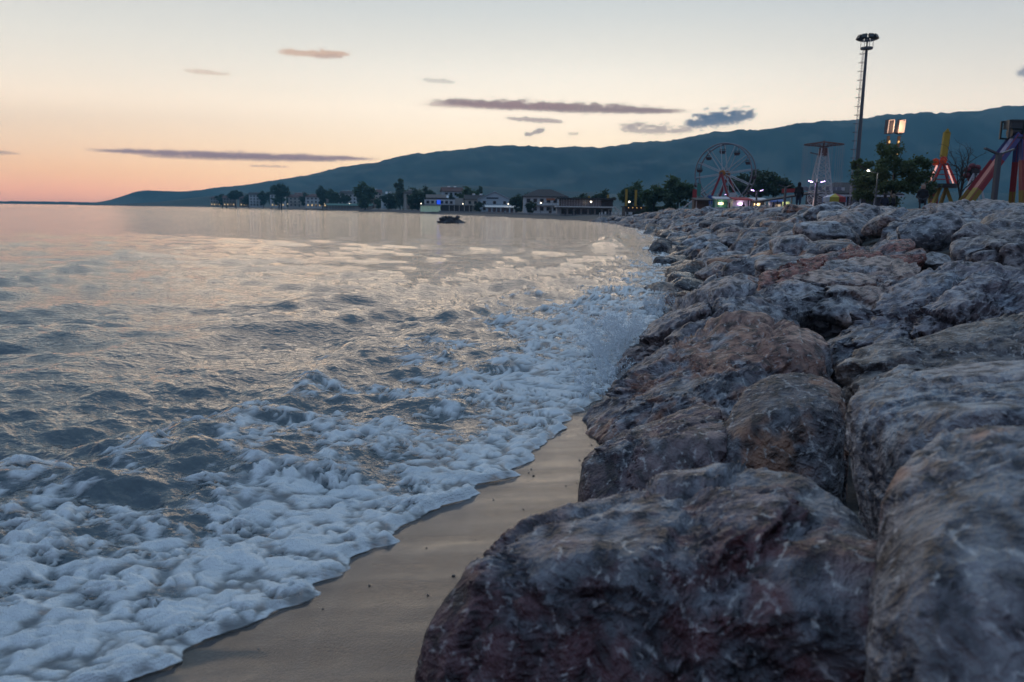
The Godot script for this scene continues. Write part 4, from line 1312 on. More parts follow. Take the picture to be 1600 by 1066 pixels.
	for x in spread(9, 10.0):
		part("light_bulb", MB.new().ball(V(x, 1.75, 3.55), V(0.07, 0.07, 0.07), 6, 4).done(), lit("warm_bulb", Color(1.0, 0.78, 0.45), 3.0), rs)
	for s in [[24.0, -262.0, 6.0], [29.3, -255.0, 6.3], [31.6, -230.0, 7.4], [34.0, -228.0, 7.2], [37.5, -225.0, 6.0]]:
		var t := thing("feather_banner", "tall yellow feather banner behind the dark restaurant", "banner", V(s[0], 1.2, s[1]), 0.2, "yellow banners by the restaurant")
		part("pole", MB.new().tube(V(0, 0, 0), V(0, s[2], 0), 0.06, 0.04, 6).done(), M.dark_metal, t)
		var b := MB.new()
		b.box(V(0.38, s[2] * 0.62, 0), V(0.7, s[2] * 0.7, 0.04))
		part("flag", b.done(), paint("yellow_cloth", 0.42, 0.27, 0.04), t)
	# sea wall at the top of the beach, in lengths
	for k in 15:
		var t := lerpf(232.0, 640.0, k / 14.0)
		var t2 := lerpf(232.0, 640.0, (k + 0.96) / 14.0)
		var a := V(shore_x(t) + 11.0, 0.85, -t)
		var e := V(shore_x(t2) + 11.0, 0.85, -t2)
		var w := part("sea_wall", MB.new().beam(a, e, 0.5, 0.9).done(), slab, self)
		tag(w, "length of low grey sea wall along the top of the beach", "wall", "sea wall lengths")
	# lamps along the beach road
	var lamp := func(x: float, t: float, h: float, label: String, e: float) -> void:
		var o := thing("beach_lamp", label, "lamp", V(x, 0.9, -t), 0.0, "lamps along the beach road")
		part("pole", MB.new().tube(V(0, 0, 0), V(0, h, 0), 0.08, 0.05, 6).done(), M.dark_metal, o)
		part("lamp_globe", MB.new().ball(V(0, h + 0.2, 0), V(0.24, 0.24, 0.24), 8, 6).done(), lit("lamp_glow", Color(1.0, 0.93, 0.82), e), o)
		var li := OmniLight3D.new()
		li.name = "light"
		li.light_color = Color(1.0, 0.92, 0.8)
		li.light_energy = 1.0
		li.light_size = 0.24
		li.omni_range = 60.0
		li.omni_attenuation = 2.0
		li.shadow_enabled = true
		o.add_child(li)
		li.position = V(0, h + 0.2, 0)
	for k in 17:
		var t := lerpf(860.0, 560.0, k / 16.0)
		lamp.call(shore_x(t) + 13.0 + 3.0 * sin(k * 2.3), t, 4.2, "lit globe lamp on the far beach road", 4.0)
	for s in [[-60.0, -470.0], [-46.5, -405.0], [-24.0, -380.0], [-2.4, -350.0], [9.4, -280.0], [21.6, -226.0], [30.6, -214.0], [36.0, -212.0], [41.0, -214.0]]:
		lamp.call(s[0], -s[1], 3.6, "lit globe lamp in front of the bay restaurants", 5.0)
	# white chairs and people on the beach
	var ch := MB.new()
	ch.box(V(0, 0.42, 0), V(0.5, 0.06, 0.5)).box(V(0, 0.75, -0.24), V(0.5, 0.6, 0.05))
	for sx in [-0.22, 0.22]:
		for sz in [-0.22, 0.22]:
			ch.box(V(sx, 0.2, sz), V(0.05, 0.4, 0.05))
	var cm := ch.done()
	for k in 12:
		var t := 206.0 + 2.1 * (k % 4) + rng.randf() * 2.0
		var x := 21.8 + 0.85 * k + rng.randf() * 0.5
		var o := part("beach_chair", cm, white, self, V(x, land_y(x, t), -t))
		o.rotation.y = rng.randf() * TAU
		tag(o, "white plastic chair on the beach before the pavilion", "chair", "white chairs on the beach")

# ---------------------------------------------------------------- fairground
func light_at(parent: Node3D, at: Vector3, c: Color, e: float, size := 0.15) -> void:
	var li := OmniLight3D.new()
	li.name = "light"
	li.light_color = c
	li.light_energy = e
	li.light_size = size
	li.omni_range = 60.0
	li.omni_attenuation = 2.0
	li.shadow_enabled = true
	parent.add_child(li, true)
	li.position = at

func make_promenade_lamps() -> void:
	# posts with two arms; the farther ones are lit
	for s in [[26.7, 45.0, 3.55, false, "unlit two armed lamp post in front of the red and blue ride leg", 0.25], [34.3, 92.0, 3.65, true, "two armed lamp post lit violet white below the swing tower", 0.1], [35.85, 107.0, 3.6, false, "unlit two armed lamp post beside the standing person", 0.2], [39.3, 131.0, 3.65, true, "two armed lamp post lit violet white beside the sloping stall roof", 0.0], [43.8, 164.0, 3.6, true, "two armed lamp post lit violet white in front of the big wheel", 0.0]]:
		var o := thing("promenade_lamp", s[4], "lamp", V(s[0], 2.1, -s[1]), s[5], "two armed lamps along the promenade")
		part("post", MB.new().box(V(0, s[2] / 2, 0), V(0.26, s[2], 0.2)).done(), paint("grey_steel", 0.09, 0.095, 0.105, 0.45, 0.4), o)
		for side in [-1.0, 1.0]:
			var tip := V(side * 0.98, s[2] + 0.22, 0)
			var arm := part("arm", MB.new().beam(V(side * 0.1, s[2] - 0.06, 0), tip, 0.16, 0.09).done(), M.grey_steel, o)
			if s[3]:
				part("lamp_strip", MB.new().beam(V(side * 0.48, s[2] + 0.0, 0.02), V(side * 0.96, s[2] + 0.13, 0.02), 0.2, 0.06).done(), lit("violet_lamp", Color(0.86, 0.74, 1.0), 5.0), arm)
				light_at(o, V(side * 0.72, s[2] - 0.05, 0.02), Color(0.86, 0.74, 1.0), 2.5)
	var p := thing("single_lamp", "slim pole with one small lit head in front of the broad leafy tree", "lamp", V(31.75, 2.1, -71.0))
	part("pole", MB.new().tube(V(0, 0, 0), V(0, 3.7, 0), 0.075, 0.055, 8).done(), M.grey_steel, p)
	part("arm", MB.new().tube(V(0, 3.65, 0), V(-0.75, 3.85, 0), 0.035, 0.03, 6).done(), M.grey_steel, p)
	part("lamp_head", MB.new().ball(V(-0.85, 3.88, 0), V(0.12, 0.06, 0.08), 8, 5).done(), lit("white_lamp", Color(1.0, 0.97, 0.9), 6.0), p)
	light_at(p, V(-0.85, 3.72, 0), Color(1.0, 0.97, 0.9), 1.5, 0.1)

func make_mast() -> void:
	var o := thing("floodlight_mast", "very tall slim floodlight mast with a ladder and a crown of lamps", "mast", V(46.3, 2.1, -110.0))
	part("pole", MB.new().tube(V(0, 0, 0), V(0, 21.6, 0), 0.33, 0.17, 12).done(), paint("mast_steel", 0.10, 0.115, 0.13, 0.5, 0.4), o)
	var ld := MB.new()
	for s in [-0.18, 0.18]:
		ld.beam(V(-0.62, 1.0, s), V(-0.42, 21.4, s), 0.05)
	for k in 56:
		var y := 1.2 + k * 0.36
		ld.beam(V(-0.62 + 0.0098 * y, y, -0.18), V(-0.62 + 0.0098 * y, y, 0.18), 0.035)
	part("ladder", ld.done(), paint("pale_steel", 0.36, 0.34, 0.38, 0.5, 0.3), o)
	for k in 18:
		var y := 2.0 + k * 1.12
		part("ladder_bracket", MB.new().ring(V(-0.62 + 0.0098 * y - 0.1, y, 0), V(0, 1, 0), 0.36, 0.025, 14, 4).done(), M.mast_steel, o)
	part("platform", MB.new().tube(V(0, 21.6, 0), V(0, 21.85, 0), 0.75, 0.82, 12).done(), M.mast_steel, o)
	var rl := MB.new()
	for k in 8:
		var d := V(cos(TAU * k / 8), 0, sin(TAU * k / 8)) * 0.8
		rl.beam(d + V(0, 21.85, 0), d + V(0, 22.7, 0), 0.05)
	rl.ring(V(0, 22.7, 0), V(0, 1, 0), 0.8, 0.03, 16, 4)
	part("railing", rl.done(), M.pale_steel, o)
	part("lamp_ring", MB.new().ring(V(0, 22.85, 0), V(0, 1, 0), 0.95, 0.07, 18, 5).tube(V(0, 21.8, 0), V(0, 23.0, 0), 0.1, 0.1, 6).done(), M.mast_steel, o)
	for k in 9:
		var a := TAU * k / 9.0 + 0.2
		var d := V(cos(a), 0, sin(a))
		var bs := Basis(d.cross(Vector3.UP), Vector3.UP, -d).rotated(d.cross(Vector3.UP).normalized(), 0.5)
		part("floodlight", MB.new().box(d * 1.15 + V(0, 23.1, 0), V(0.62, 0.56, 0.3), bs).done(), paint("lamp_black", 0.02, 0.022, 0.025, 0.4), o)

func make_wheel() -> void:
	var o := thing("ferris_wheel", "small open ferris wheel with white rims, red legs and hanging baskets", "ferris wheel", V(38.9, 2.1, -150.0), deg_to_rad(-36.0))
	var steel := paint("white_steel", 0.50, 0.51, 0.53, 0.5)
	var dark := paint("rim_grey", 0.09, 0.09, 0.11, 0.5)
	var redp := paint("red_paint", 0.30, 0.035, 0.045, 0.45)
	var c := V(0, 7.2, 0)
	var R := 5.4
	for s in [-1.0, 1.0]:
		part("rim", MB.new().ring(c + V(0, 0, s), V(0, 0, 1), R, 0.13, 72, 6).done(), paint("rim_steel", 0.20, 0.19, 0.21, 0.5), o)
		for k in 12:
			var d := V(cos(TAU * k / 12 + 0.13), sin(TAU * k / 12 + 0.13), 0)
			part("spoke", MB.new().tube(c + d * 0.5 + V(0, 0, s * 1.2), c + d * R + V(0, 0, s), 0.085, 0.065, 5).done(), steel, o)
		part("hub", MB.new().tube(c + V(0, 0, s * 1.25), c + V(0, 0, s * 1.5), 0.62, 0.55, 16).done(), paint("orange_paint", 0.42, 0.17, 0.04), o)
		for sx in [-1.0, 1.0]:
			part("support_leg", MB.new().beam(c + V(0, 0, s * 1.7), V(sx * 2.7, 0, s * 2.1), 0.34).done(), redp, o)
		part("leg_tie", MB.new().beam(V(-1.9, 2.2, s * 2.0), V(1.9, 2.2, s * 2.0), 0.16).done(), steel, o)
	part("axle", MB.new().tube(c + V(0, 0, -1.9), c + V(0, 0, 1.9), 0.2, 0.2, 10).done(), dark, o)
	for k in 12:
		var d := V(cos(TAU * k / 12 + 0.13), sin(TAU * k / 12 + 0.13), 0)
		part("cross_bar", MB.new().tube(c + d * R + V(0, 0, -1), c + d * R + V(0, 0, 1), 0.07, 0.07, 5).done(), dark, o)
		var g := part("gondola", MB.new().tube(V(0, -1.75, 0), V(0, -1.25, 0), 0.42, 0.62, 12).done(), paint("dark_basket", 0.06, 0.03, 0.035), o, c + d * R)
		var hg := MB.new()
		for s in [-1.0, 1.0]:
			hg.beam(V(s * 0.5, -1.3, 0), V(s * 0.06, 0, 0), 0.05)
		hg.ring(V(0, -1.0, 0), V(0, 1, 0), 0.6, 0.035, 14, 4)
		part("hanger", hg.done(), M.dark_metal, g)
	for s in [[-5.6, 1.2], [-4.2, -1.0]]:
		part("outrigger", MB.new().beam(V(s[0] - 1.6, 0.1, 2.6 + s[1]), V(s[0] + 2.4, 4.2, 1.2), 0.18).done(), steel, o)
	part("base_frame", MB.new().box(V(0, 0.25, 0), V(7.5, 0.5, 5.5)).done(), dark, o)
	part("boarding_deck", MB.new().box(V(0.3, 0.75, 3.2), V(3.4, 0.4, 1.6)).done(), redp, o)
	# panels at the wheel's foot, each its own colour
	for s in [[-4.7, 3.0, 0.8, 2.6, "red_panel", 0.34, 0.04, 0.04], [-3.9, 4.2, 0.7, 2.2, "teal_panel", 0.06, 0.22, 0.18], [2.6, 2.8, 1.2, 1.8, "white_panel", 0.5, 0.5, 0.5], [-1.6, 2.4, 0.8, 1.6, "blue_panel", 0.05, 0.12, 0.32]]:
		part("sign_panel", MB.new().box(V(s[0], s[1], 2.4), V(s[2], s[3], 0.12)).box(V(s[0], s[1] / 2, 2.38), V(0.14, s[1], 0.1)).done(), paint(s[4], s[5], s[6], s[7]), o)

func kiosk(at: Vector3, turn: float, w: float, h: float, wall: Material, roof: Material, label: String, glow_c := Color.BLACK) -> void:
	var o := thing("fair_stall", label, "stall", at, turn)
	part("wall", MB.new().box(V(0, h / 2, -0.8), V(w, h, 1.2)).done(), wall, o)
	part("counter", MB.new().box(V(0, 0.5, 0.4), V(w, 1.0, 0.5)).done(), wall, o)
	for s in [-1.0, 1.0]:
		part("post", MB.new().box(V(s * (w / 2 - 0.06), h / 2, 0.75), V(0.1, h, 0.1)).done(), M.white_steel, o)
	part("roof", MB.new().box(V(0, h + 0.15, 0), V(w + 0.5, 0.14, 2.7), Basis(Vector3.RIGHT, 0.14)).done(), roof, o)
	if glow_c != Color.BLACK:
		part("light_panel", MB.new().box(V(0, h * 0.68, -0.16), V(w * 0.45, 0.35, 0.06)).done(), lit("stall_light_" + glow_c.to_html(false), glow_c, 0.4), o)
		light_at(o, V(0, h * 0.68, 0.1), glow_c, 0.8)

func make_stalls() -> void:
	var w := paint("white_steel", 0.5, 0.51, 0.53)
	kiosk(V(32.6, 2.1, -140.0), 0.1, 2.6, 2.2, paint("brown_boards", 0.17, 0.11, 0.08), paint("dark_tiles", 0.055, 0.045, 0.045), "brown boarded stall by the struts of the wheel")
	kiosk(V(35.4, 2.1, -138.0), 0.0, 2.2, 2.4, M.teal_panel, w, "teal stall with white roof under the wheel", Color(1.0, 0.9, 0.75))
	kiosk(V(38.2, 2.1, -136.0), 0.1, 2.6, 2.3, w, M.red_panel, "white stall with red roof under the wheel", Color(0.95, 0.85, 1.0))
	kiosk(V(41.6, 2.1, -138.0), 0.0, 2.4, 2.3, M.dark_boards, w, "dark stall with white roof to the landward side of the wheel", Color(1.0, 0.9, 0.7))
	kiosk(V(43.6, 2.1, -134.0), 0.0, 2.0, 2.0, w, M.blue_panel, "white stall with blue roof beside the sloping roof")
	# long stall under a sloping dark roof
	var o := thing("sloping_stall", "open stall under a long dark sloping roof with a lit end wall", "stall", V(37.6, 2.1, -114.0), 0.0)
	part("roof", MB.new().box(V(0, 2.25, 0), V(7.0, 0.2, 4.0), Basis(V(0, 0, 1), 0.17)).done(), M.dark_tiles, o)
	part("sign_board", MB.new().box(V(1.7, 3.3, -0.5), V(2.8, 0.55, 0.2), Basis(V(0, 0, 1), 0.05)).done(), M.red_panel, o)
	for x in [-3.0, -1.0, 1.0, 3.0]:
		part("post", MB.new().box(V(x, 1.0 + x * 0.08, 1.7), V(0.12, 2.2 + x * 0.3, 0.12)).done(), M.dark_metal, o)
	part("end_wall", MB.new().box(V(0.6, 0.9, 0.6), V(1.0, 1.6, 0.1)).done(), paint("stall_green", 0.35, 0.5, 0.3), o)
	part("lit_wall", MB.new().box(V(-0.5, 0.8, 0.6), V(0.7, 1.1, 0.1)).done(), paint("stall_cream", 0.62, 0.58, 0.5), o)
	part("light_bulb", MB.new().ball(V(0.2, 1.85, 1.3), V(0.08, 0.08, 0.08), 8, 5).done(), lit("warm_bulb", Color(1.0, 0.78, 0.45), 3.0), o)
	light_at(o, V(0.2, 1.85, 1.3), Color(1.0, 0.9, 0.75), 1.6, 0.08)
	# low building with white eaves
	var hb := thing("fair_building", "long low building with dark hipped roof and white eaves behind the small carousel", "building", V(58.3, 2.1, -140.0))
	part("wall", MB.new().box(V(0, 1.6, 0), V(13.0, 3.2, 7.0)).done(), M.dark_boards, hb)
	part("roof", hip_roof(13.0, 7.0, 3.6, 1.9, 0.7), M.dark_tiles, hb)
	part("eaves", MB.new().box(V(0, 3.2, 4.25), V(14.2, 0.28, 0.12)).done(), w, hb)
	part("gable", MB.new().box(V(-4.2, 4.1, 3.1), V(3.4, 0.9, 0.3)).done(), w, hb)
	for x in spread(5, 12.0):
		part("post", MB.new().box(V(x, 1.6, 3.9), V(0.2, 3.2, 0.2)).done(), w, hb)
	# small carousel with a canopy in coloured segments
	var cr := thing("small_carousel", "small carousel under a blue, red, yellow and green canopy", "carousel", V(33.7, 2.1, -85.0))
	part("base", MB.new().tube(V(0, 0, 0), V(0, 0.5, 0), 1.15, 1.15, 20).done(), M.red_panel, cr)
	part("pillar", MB.new().tube(V(0, 0.5, 0), V(0, 1.9, 0), 0.25, 0.25, 10).done(), w, cr)
	var cols := [paint("canopy_blue", 0.05, 0.16, 0.34), paint("canopy_red", 0.36, 0.05, 0.05), paint("canopy_yellow", 0.46, 0.36, 0.05), paint("canopy_green", 0.16, 0.30, 0.06)]
	for k in 16:
		var a := TAU * k / 16.0 + PI
		var a2 := TAU * (k + 1) / 16.0 + PI
		var b := MB.new()
		var e := V(cos(a), 0, sin(a)) * 1.2
		var e2 := V(cos(a2), 0, sin(a2)) * 1.2
		b.quad(e + V(0, 1.35, 0), e2 + V(0, 1.35, 0), e2 + V(0, 1.85, 0), e + V(0, 1.85, 0), e)
		b.face([e + V(0, 1.85, 0), e2 + V(0, 1.85, 0), V(0, 2.25, 0)], Vector3.UP)
		part("canopy_segment", b.done(), cols[(k / 2) % 4] if k % 8 < 6 else w, cr)

func make_swing_tower() -> void:
	var o := thing("swing_tower", "lattice swing tower with a flat spoked top and hanging chains", "ride", V(45.4, 2.1, -120.0))
	var w: Material = M.white_steel
	var top := 9.6
	for s in [[-1, -1], [1, -1], [1, 1], [-1, 1]]:
		part("mast_leg", MB.new().beam(V(s[0] * 1.7, 0, s[1] * 1.7), V(s[0] * 0.42, top, s[1] * 0.42), 0.13).done(), w, o)
	for f in 4:
		var br := MB.new()
		for k in 9:
			var y0 := top * k / 9.0
			var y1 := top * (k + 1) / 9.0
			var r0 := lerpf(1.7, 0.42, y0 / top)
			var r1 := lerpf(1.7, 0.42, y1 / top)
			var q := Basis(Vector3.UP, f * PI / 2)
			br.beam(q * V(-r0, y0, r0), q * V(r1, y1, r1), 0.06)
			br.beam(q * V(r0, y0, r0), q * V(-r1, y1, r1), 0.06)
			br.beam(q * V(-r1, y1, r1), q * V(r1, y1, r1), 0.06)
		part("lattice", br.done(), w, o)
	part("motor_house", MB.new().tube(V(0, top - 1.1, 0), V(0, top + 0.1, 0), 0.62, 0.62, 10).done(), paint("rust_paint", 0.16, 0.07, 0.06), o)
	part("crown_pole", MB.new().tube(V(0, top, 0), V(0, top + 1.1, 0), 0.16, 0.12, 8).done(), M.rust_paint, o)
	var R := 2.75
	part("crown_ring", MB.new().ring(V(0, top + 0.55, 0), V(0, 1, 0), R, 0.07, 40, 5).ring(V(0, top + 0.65, 0), V(0, 1, 0), R * 0.55, 0.05, 30, 4).done(), M.rust_paint, o)
	for k in 16:
		var d := V(cos(TAU * k / 16), 0, sin(TAU * k / 16))
		part("crown_spoke", MB.new().beam(V(0, top + 0.2, 0) + d * 0.2, d * R + V(0, top + 0.55, 0), 0.07).beam(V(0, top + 1.0, 0) + d * 0.1, d * R + V(0, top + 0.58, 0), 0.05).done(), M.rust_paint, o)
		var sw := part("swing", MB.new().box(V(0, -6.55, 0), V(0.42, 0.08, 0.36)).box(V(0, -6.3, -0.17), V(0.42, 0.45, 0.05)).done(), paint("swing_seat", 0.2, 0.2, 0.24), o, d * (R - 0.05) + V(0, top + 0.5, 0))
		var chn := MB.new()
		for sx in [-0.17, 0.17]:
			chn.beam(V(sx, 0, 0), V(sx, -6.5, 0), 0.018)
		part("chain", chn.done(), paint("chain_steel", 0.3, 0.31, 0.34, 0.4, 0.5), sw)
	part("side_arm", MB.new().box(V(-1.35, top - 0.75, 0), V(1.2, 0.14, 0.3), Basis(V(0, 0, 1), -0.2)).done(), M.rim_grey, o)
	part("lamp_string", MB.new().beam(V(-1.72, 0.2, 1.74), V(-0.44, top - 0.3, 0.46), 0.07).done(), lit("dim_string", Color(1.0, 0.85, 0.8), 0.35), o)
	part("base_deck", MB.new().tube(V(0, 0, 0), V(0, 0.4, 0), 3.0, 3.0, 24).done(), M.red_panel, o)

func make_rides() -> void:
	# twin arms with lit heads standing upright
	var o := thing("twin_arm_ride", "two upright ride arms with lit box heads rising behind the leafy tree", "ride", V(56.0, 2.1, -121.0))
	for s in [-0.8, 0.8]:
		var arm := part("arm", MB.new().beam(V(s * 0.5, 1.0, 0), V(s, 11.6, 0), 0.34).done(), paint("arm_brown", 0.14, 0.09, 0.06), o)
		for k in 4:
			part("light_bulb", MB.new().ball(V(s * (0.62 + 0.08 * k), 5.0 + 1.9 * k, 0.24), V(0.13, 0.22, 0.08), 8, 6).done(), lit("amber_bulb", Color(1.0, 0.78, 0.48), 1.0), arm)
		var head := part("ride_head", MB.new().box(V(s, 12.9, 0), V(0.9, 2.0, 1.0), Basis(V(0, 0, 1), -0.12 * signf(s) - 0.12)).done(), paint("head_dark", 0.09, 0.07, 0.08), o)
		var ls := MB.new()
		for q in [[-0.42, 11.95, -0.32, 13.75], [0.36, 12.05, 0.46, 13.85], [-0.32, 13.75, 0.46, 13.88]]:
			ls.beam(V(s + q[0], q[1], 0.56), V(s + q[2], q[3], 0.56), 0.09)
		if s > 0:
			ls.box(V(s + 0.02, 12.9, 0.52), V(0.7, 1.7, 0.08), Basis(V(0, 0, 1), -0.07))
		part("light_frame", ls.done(), lit("rosy_bulbs", Color(0.95, 0.80, 0.70), 0.42), head)
	light_at(o, V(0, 12.8, 1.4), Color(1.0, 0.85, 0.7), 3.0, 0.3)
	part("base", MB.new().box(V(0, 0.6, 0), V(4.0, 1.2, 3.0)).done(), paint("ride_yellow", 0.30, 0.21, 0.04), o)
	# yellow blade on a red braced tower, dark ring platform, yellow legs
	var p := thing("yellow_blade_ride", "ride with an upright yellow blade over a red lit frame and dark platform", "ride", V(44.7, 2.1, -85.0))
	var b := MB.new()
	b.box(V(0.05, 7.35, 0), V(0.62, 2.5, 0.36), Basis(V(0, 0, 1), -0.05))
	b.tube(V(0.12, 8.6, 0), V(0.16, 9.0, 0), 0.3, 0.05, 8)
	part("blade", b.done(), paint("blade_yellow", 0.45, 0.31, 0.04), p)
	part("blade_joint", MB.new().tube(V(-0.05, 5.5, 0), V(0, 6.15, 0), 0.34, 0.3, 10).done(), paint("violet_paint", 0.10, 0.07, 0.20), p)
	for s in [[-1.0, 5.55], [-0.2, 5.75]]:
		var fl := MB.new()
		for k in 8:
			fl.ball(V(s[0] + 0.26 * cos(TAU * k / 8), s[1] + 0.26 * sin(TAU * k / 8), 0.45), V(0.16, 0.16, 0.1), 6, 4)
		fl.ball(V(s[0], s[1], 0.5), V(0.2, 0.2, 0.14), 8, 5)
		part("flower_lamp", fl.done(), lit("orange_flower_lamp", Color(0.6, 0.2, 0.06), 0.22), p)
	for s in [-1.0, 1.0]:
		for z in [-0.8, 0.8]:
			part("frame_leg", MB.new().beam(V(s * 1.25, 3.3, z), V(s * 0.25, 5.5, z * 0.4), 0.2).done(), M.red_panel, p)
		part("light_strip", MB.new().beam(V(s * 1.25 - 0.5, 3.4, 1.0), V(s * 0.5 - 0.4, 5.2, 0.6), 0.12).done(), lit("red_white_strip", Color(1.0, 0.72, 0.66), 0.8), p)
		part("stand_leg", MB.new().beam(V(s * 1.5, 0, 0.9), V(s * 0.3, 3.0, 0.5), 0.3).beam(V(s * 0.3, 0, -0.9), V(s * 0.9, 3.0, -0.5), 0.3).done(), M.ride_yellow, p)
	for y in [3.8, 4.3, 4.8]:
		part("frame_tie", MB.new().beam(V(-1.1 + (y - 3.4) * 0.4, y, 0.7), V(1.1 - (y - 3.4) * 0.4, y, 0.7), 0.1).done(), M.red_panel, p)
	part("platform", MB.new().tube(V(0, 2.95, 0), V(0, 3.35, 0), 1.75, 1.75, 24).done(), paint("lamp_black", 0.02, 0.022, 0.025, 0.4), p)
	part("red_core", MB.new().tube(V(-0.5, 1.2, 0), V(-0.5, 3.0, 0), 0.35, 0.35, 10).done(), M.red_panel, p)
	# small spinning ride: red pods on white trestle legs
	var q := thing("spinning_ride", "small ride with dark red pods on white trestle legs behind the bare tree", "ride", V(45.1, 2.1, -80.0))
	for k in 7:
		var d := V(cos(TAU * k / 7), sin(TAU * k / 7), 0) * 0.62
		part("pod", MB.new().ball(V(0, 4.3, 0) + d, V(0.32, 0.3, 0.4), 8, 6).done(), paint("pod_red", 0.16, 0.03, 0.04), q)
	part("hub", MB.new().tube(V(0, 4.3, -0.5), V(0, 4.3, 0.5), 0.4, 0.4, 12).done(), M.lamp_black, q)
	for s in [-1.0, 1.0]:
		part("trestle", MB.new().beam(V(s * 1.7, 0, 0.5), V(s * 0.2, 4.2, 0.5), 0.14).beam(V(s * 1.0, 0, 0.5), V(s * 0.1, 4.0, 0.5), 0.1).beam(V(s * 1.3, 1.2, 0.5), V(s * 0.6, 1.2, 0.5), 0.08).done(), M.white_steel, q)
	# the giant A-frame: legs yellow at the foot, red in the middle, blue at the top
	var a := thing("giant_frame_ride", "towering ride frame with legs banded yellow, red and blue under a dark box head", "ride", V(36.8, 2.1, -60.0))
	var blue := paint("blue_paint", 0.07, 0.09, 0.26, 0.4)
	for s in [[V(-3.9, 0.3, 0.6), V(-0.1, 6.0, 0.3), 0.5], [V(-3.0, 0.3, -2.2), V(0.0, 6.0, -0.6), 0.42], [V(0.75, 0.3, 0.6), V(0.25, 6.0, 0.3), 0.46], [V(1.5, 0.3, -2.2), V(0.4, 6.0, -0.6), 0.42]]:
		var f: Vector3 = s[0]
		var e: Vector3 = s[1]
		var lg := part("leg", MB.new().beam(f, f.lerp(e, 0.3), s[2]).done(), M.ride_yellow, a)
		part("red_band", MB.new().beam(f.lerp(e, 0.3), f.lerp(e, 0.68), s[2] * 0.98).done(), M.red_paint, lg)
		part("blue_band", MB.new().beam(f.lerp(e, 0.68), e, s[2] * 0.96).done(), blue, lg)
		part("edge_rail", MB.new().beam(f + V(-s[2] * 0.42, 0, 0.36), e + V(-s[2] * 0.42, 0, 0.36), 0.04).done(), M.red_paint, lg)
	part("head_axle", MB.new().tube(V(-0.6, 6.15, 0), V(2.6, 6.15, 0), 0.42, 0.42, 14).done(), M.lamp_black, a)
	var fr := MB.new()
	for y in [5.75, 6.95]:
		for z in [-0.5, 0.5]:
			fr.beam(V(-0.95, y, z), V(0.15, y, z), 0.12)
	for x in [-0.95, 0.15]:
		for z in [-0.5, 0.5]:
			fr.beam(V(x, 5.7, z), V(x, 7.0, z), 0.12)
	fr.box(V(-0.35, 6.72, 0), V(0.95, 0.62, 0.95))
	part("head_box", fr.done(), paint("head_teal", 0.025, 0.045, 0.055, 0.4), a)
	part("footing", MB.new().box(V(-3.9, 0.15, 0), V(1.2, 0.3, 2.0)).box(V(0.9, 0.15, 0), V(1.2, 0.3, 2.0)).done(), M.ride_yellow, a)
	part("operator_deck", MB.new().box(V(-1.0, 0.75, 1.4), V(3.2, 0.35, 1.4)).done(), M.dark_boards, a)

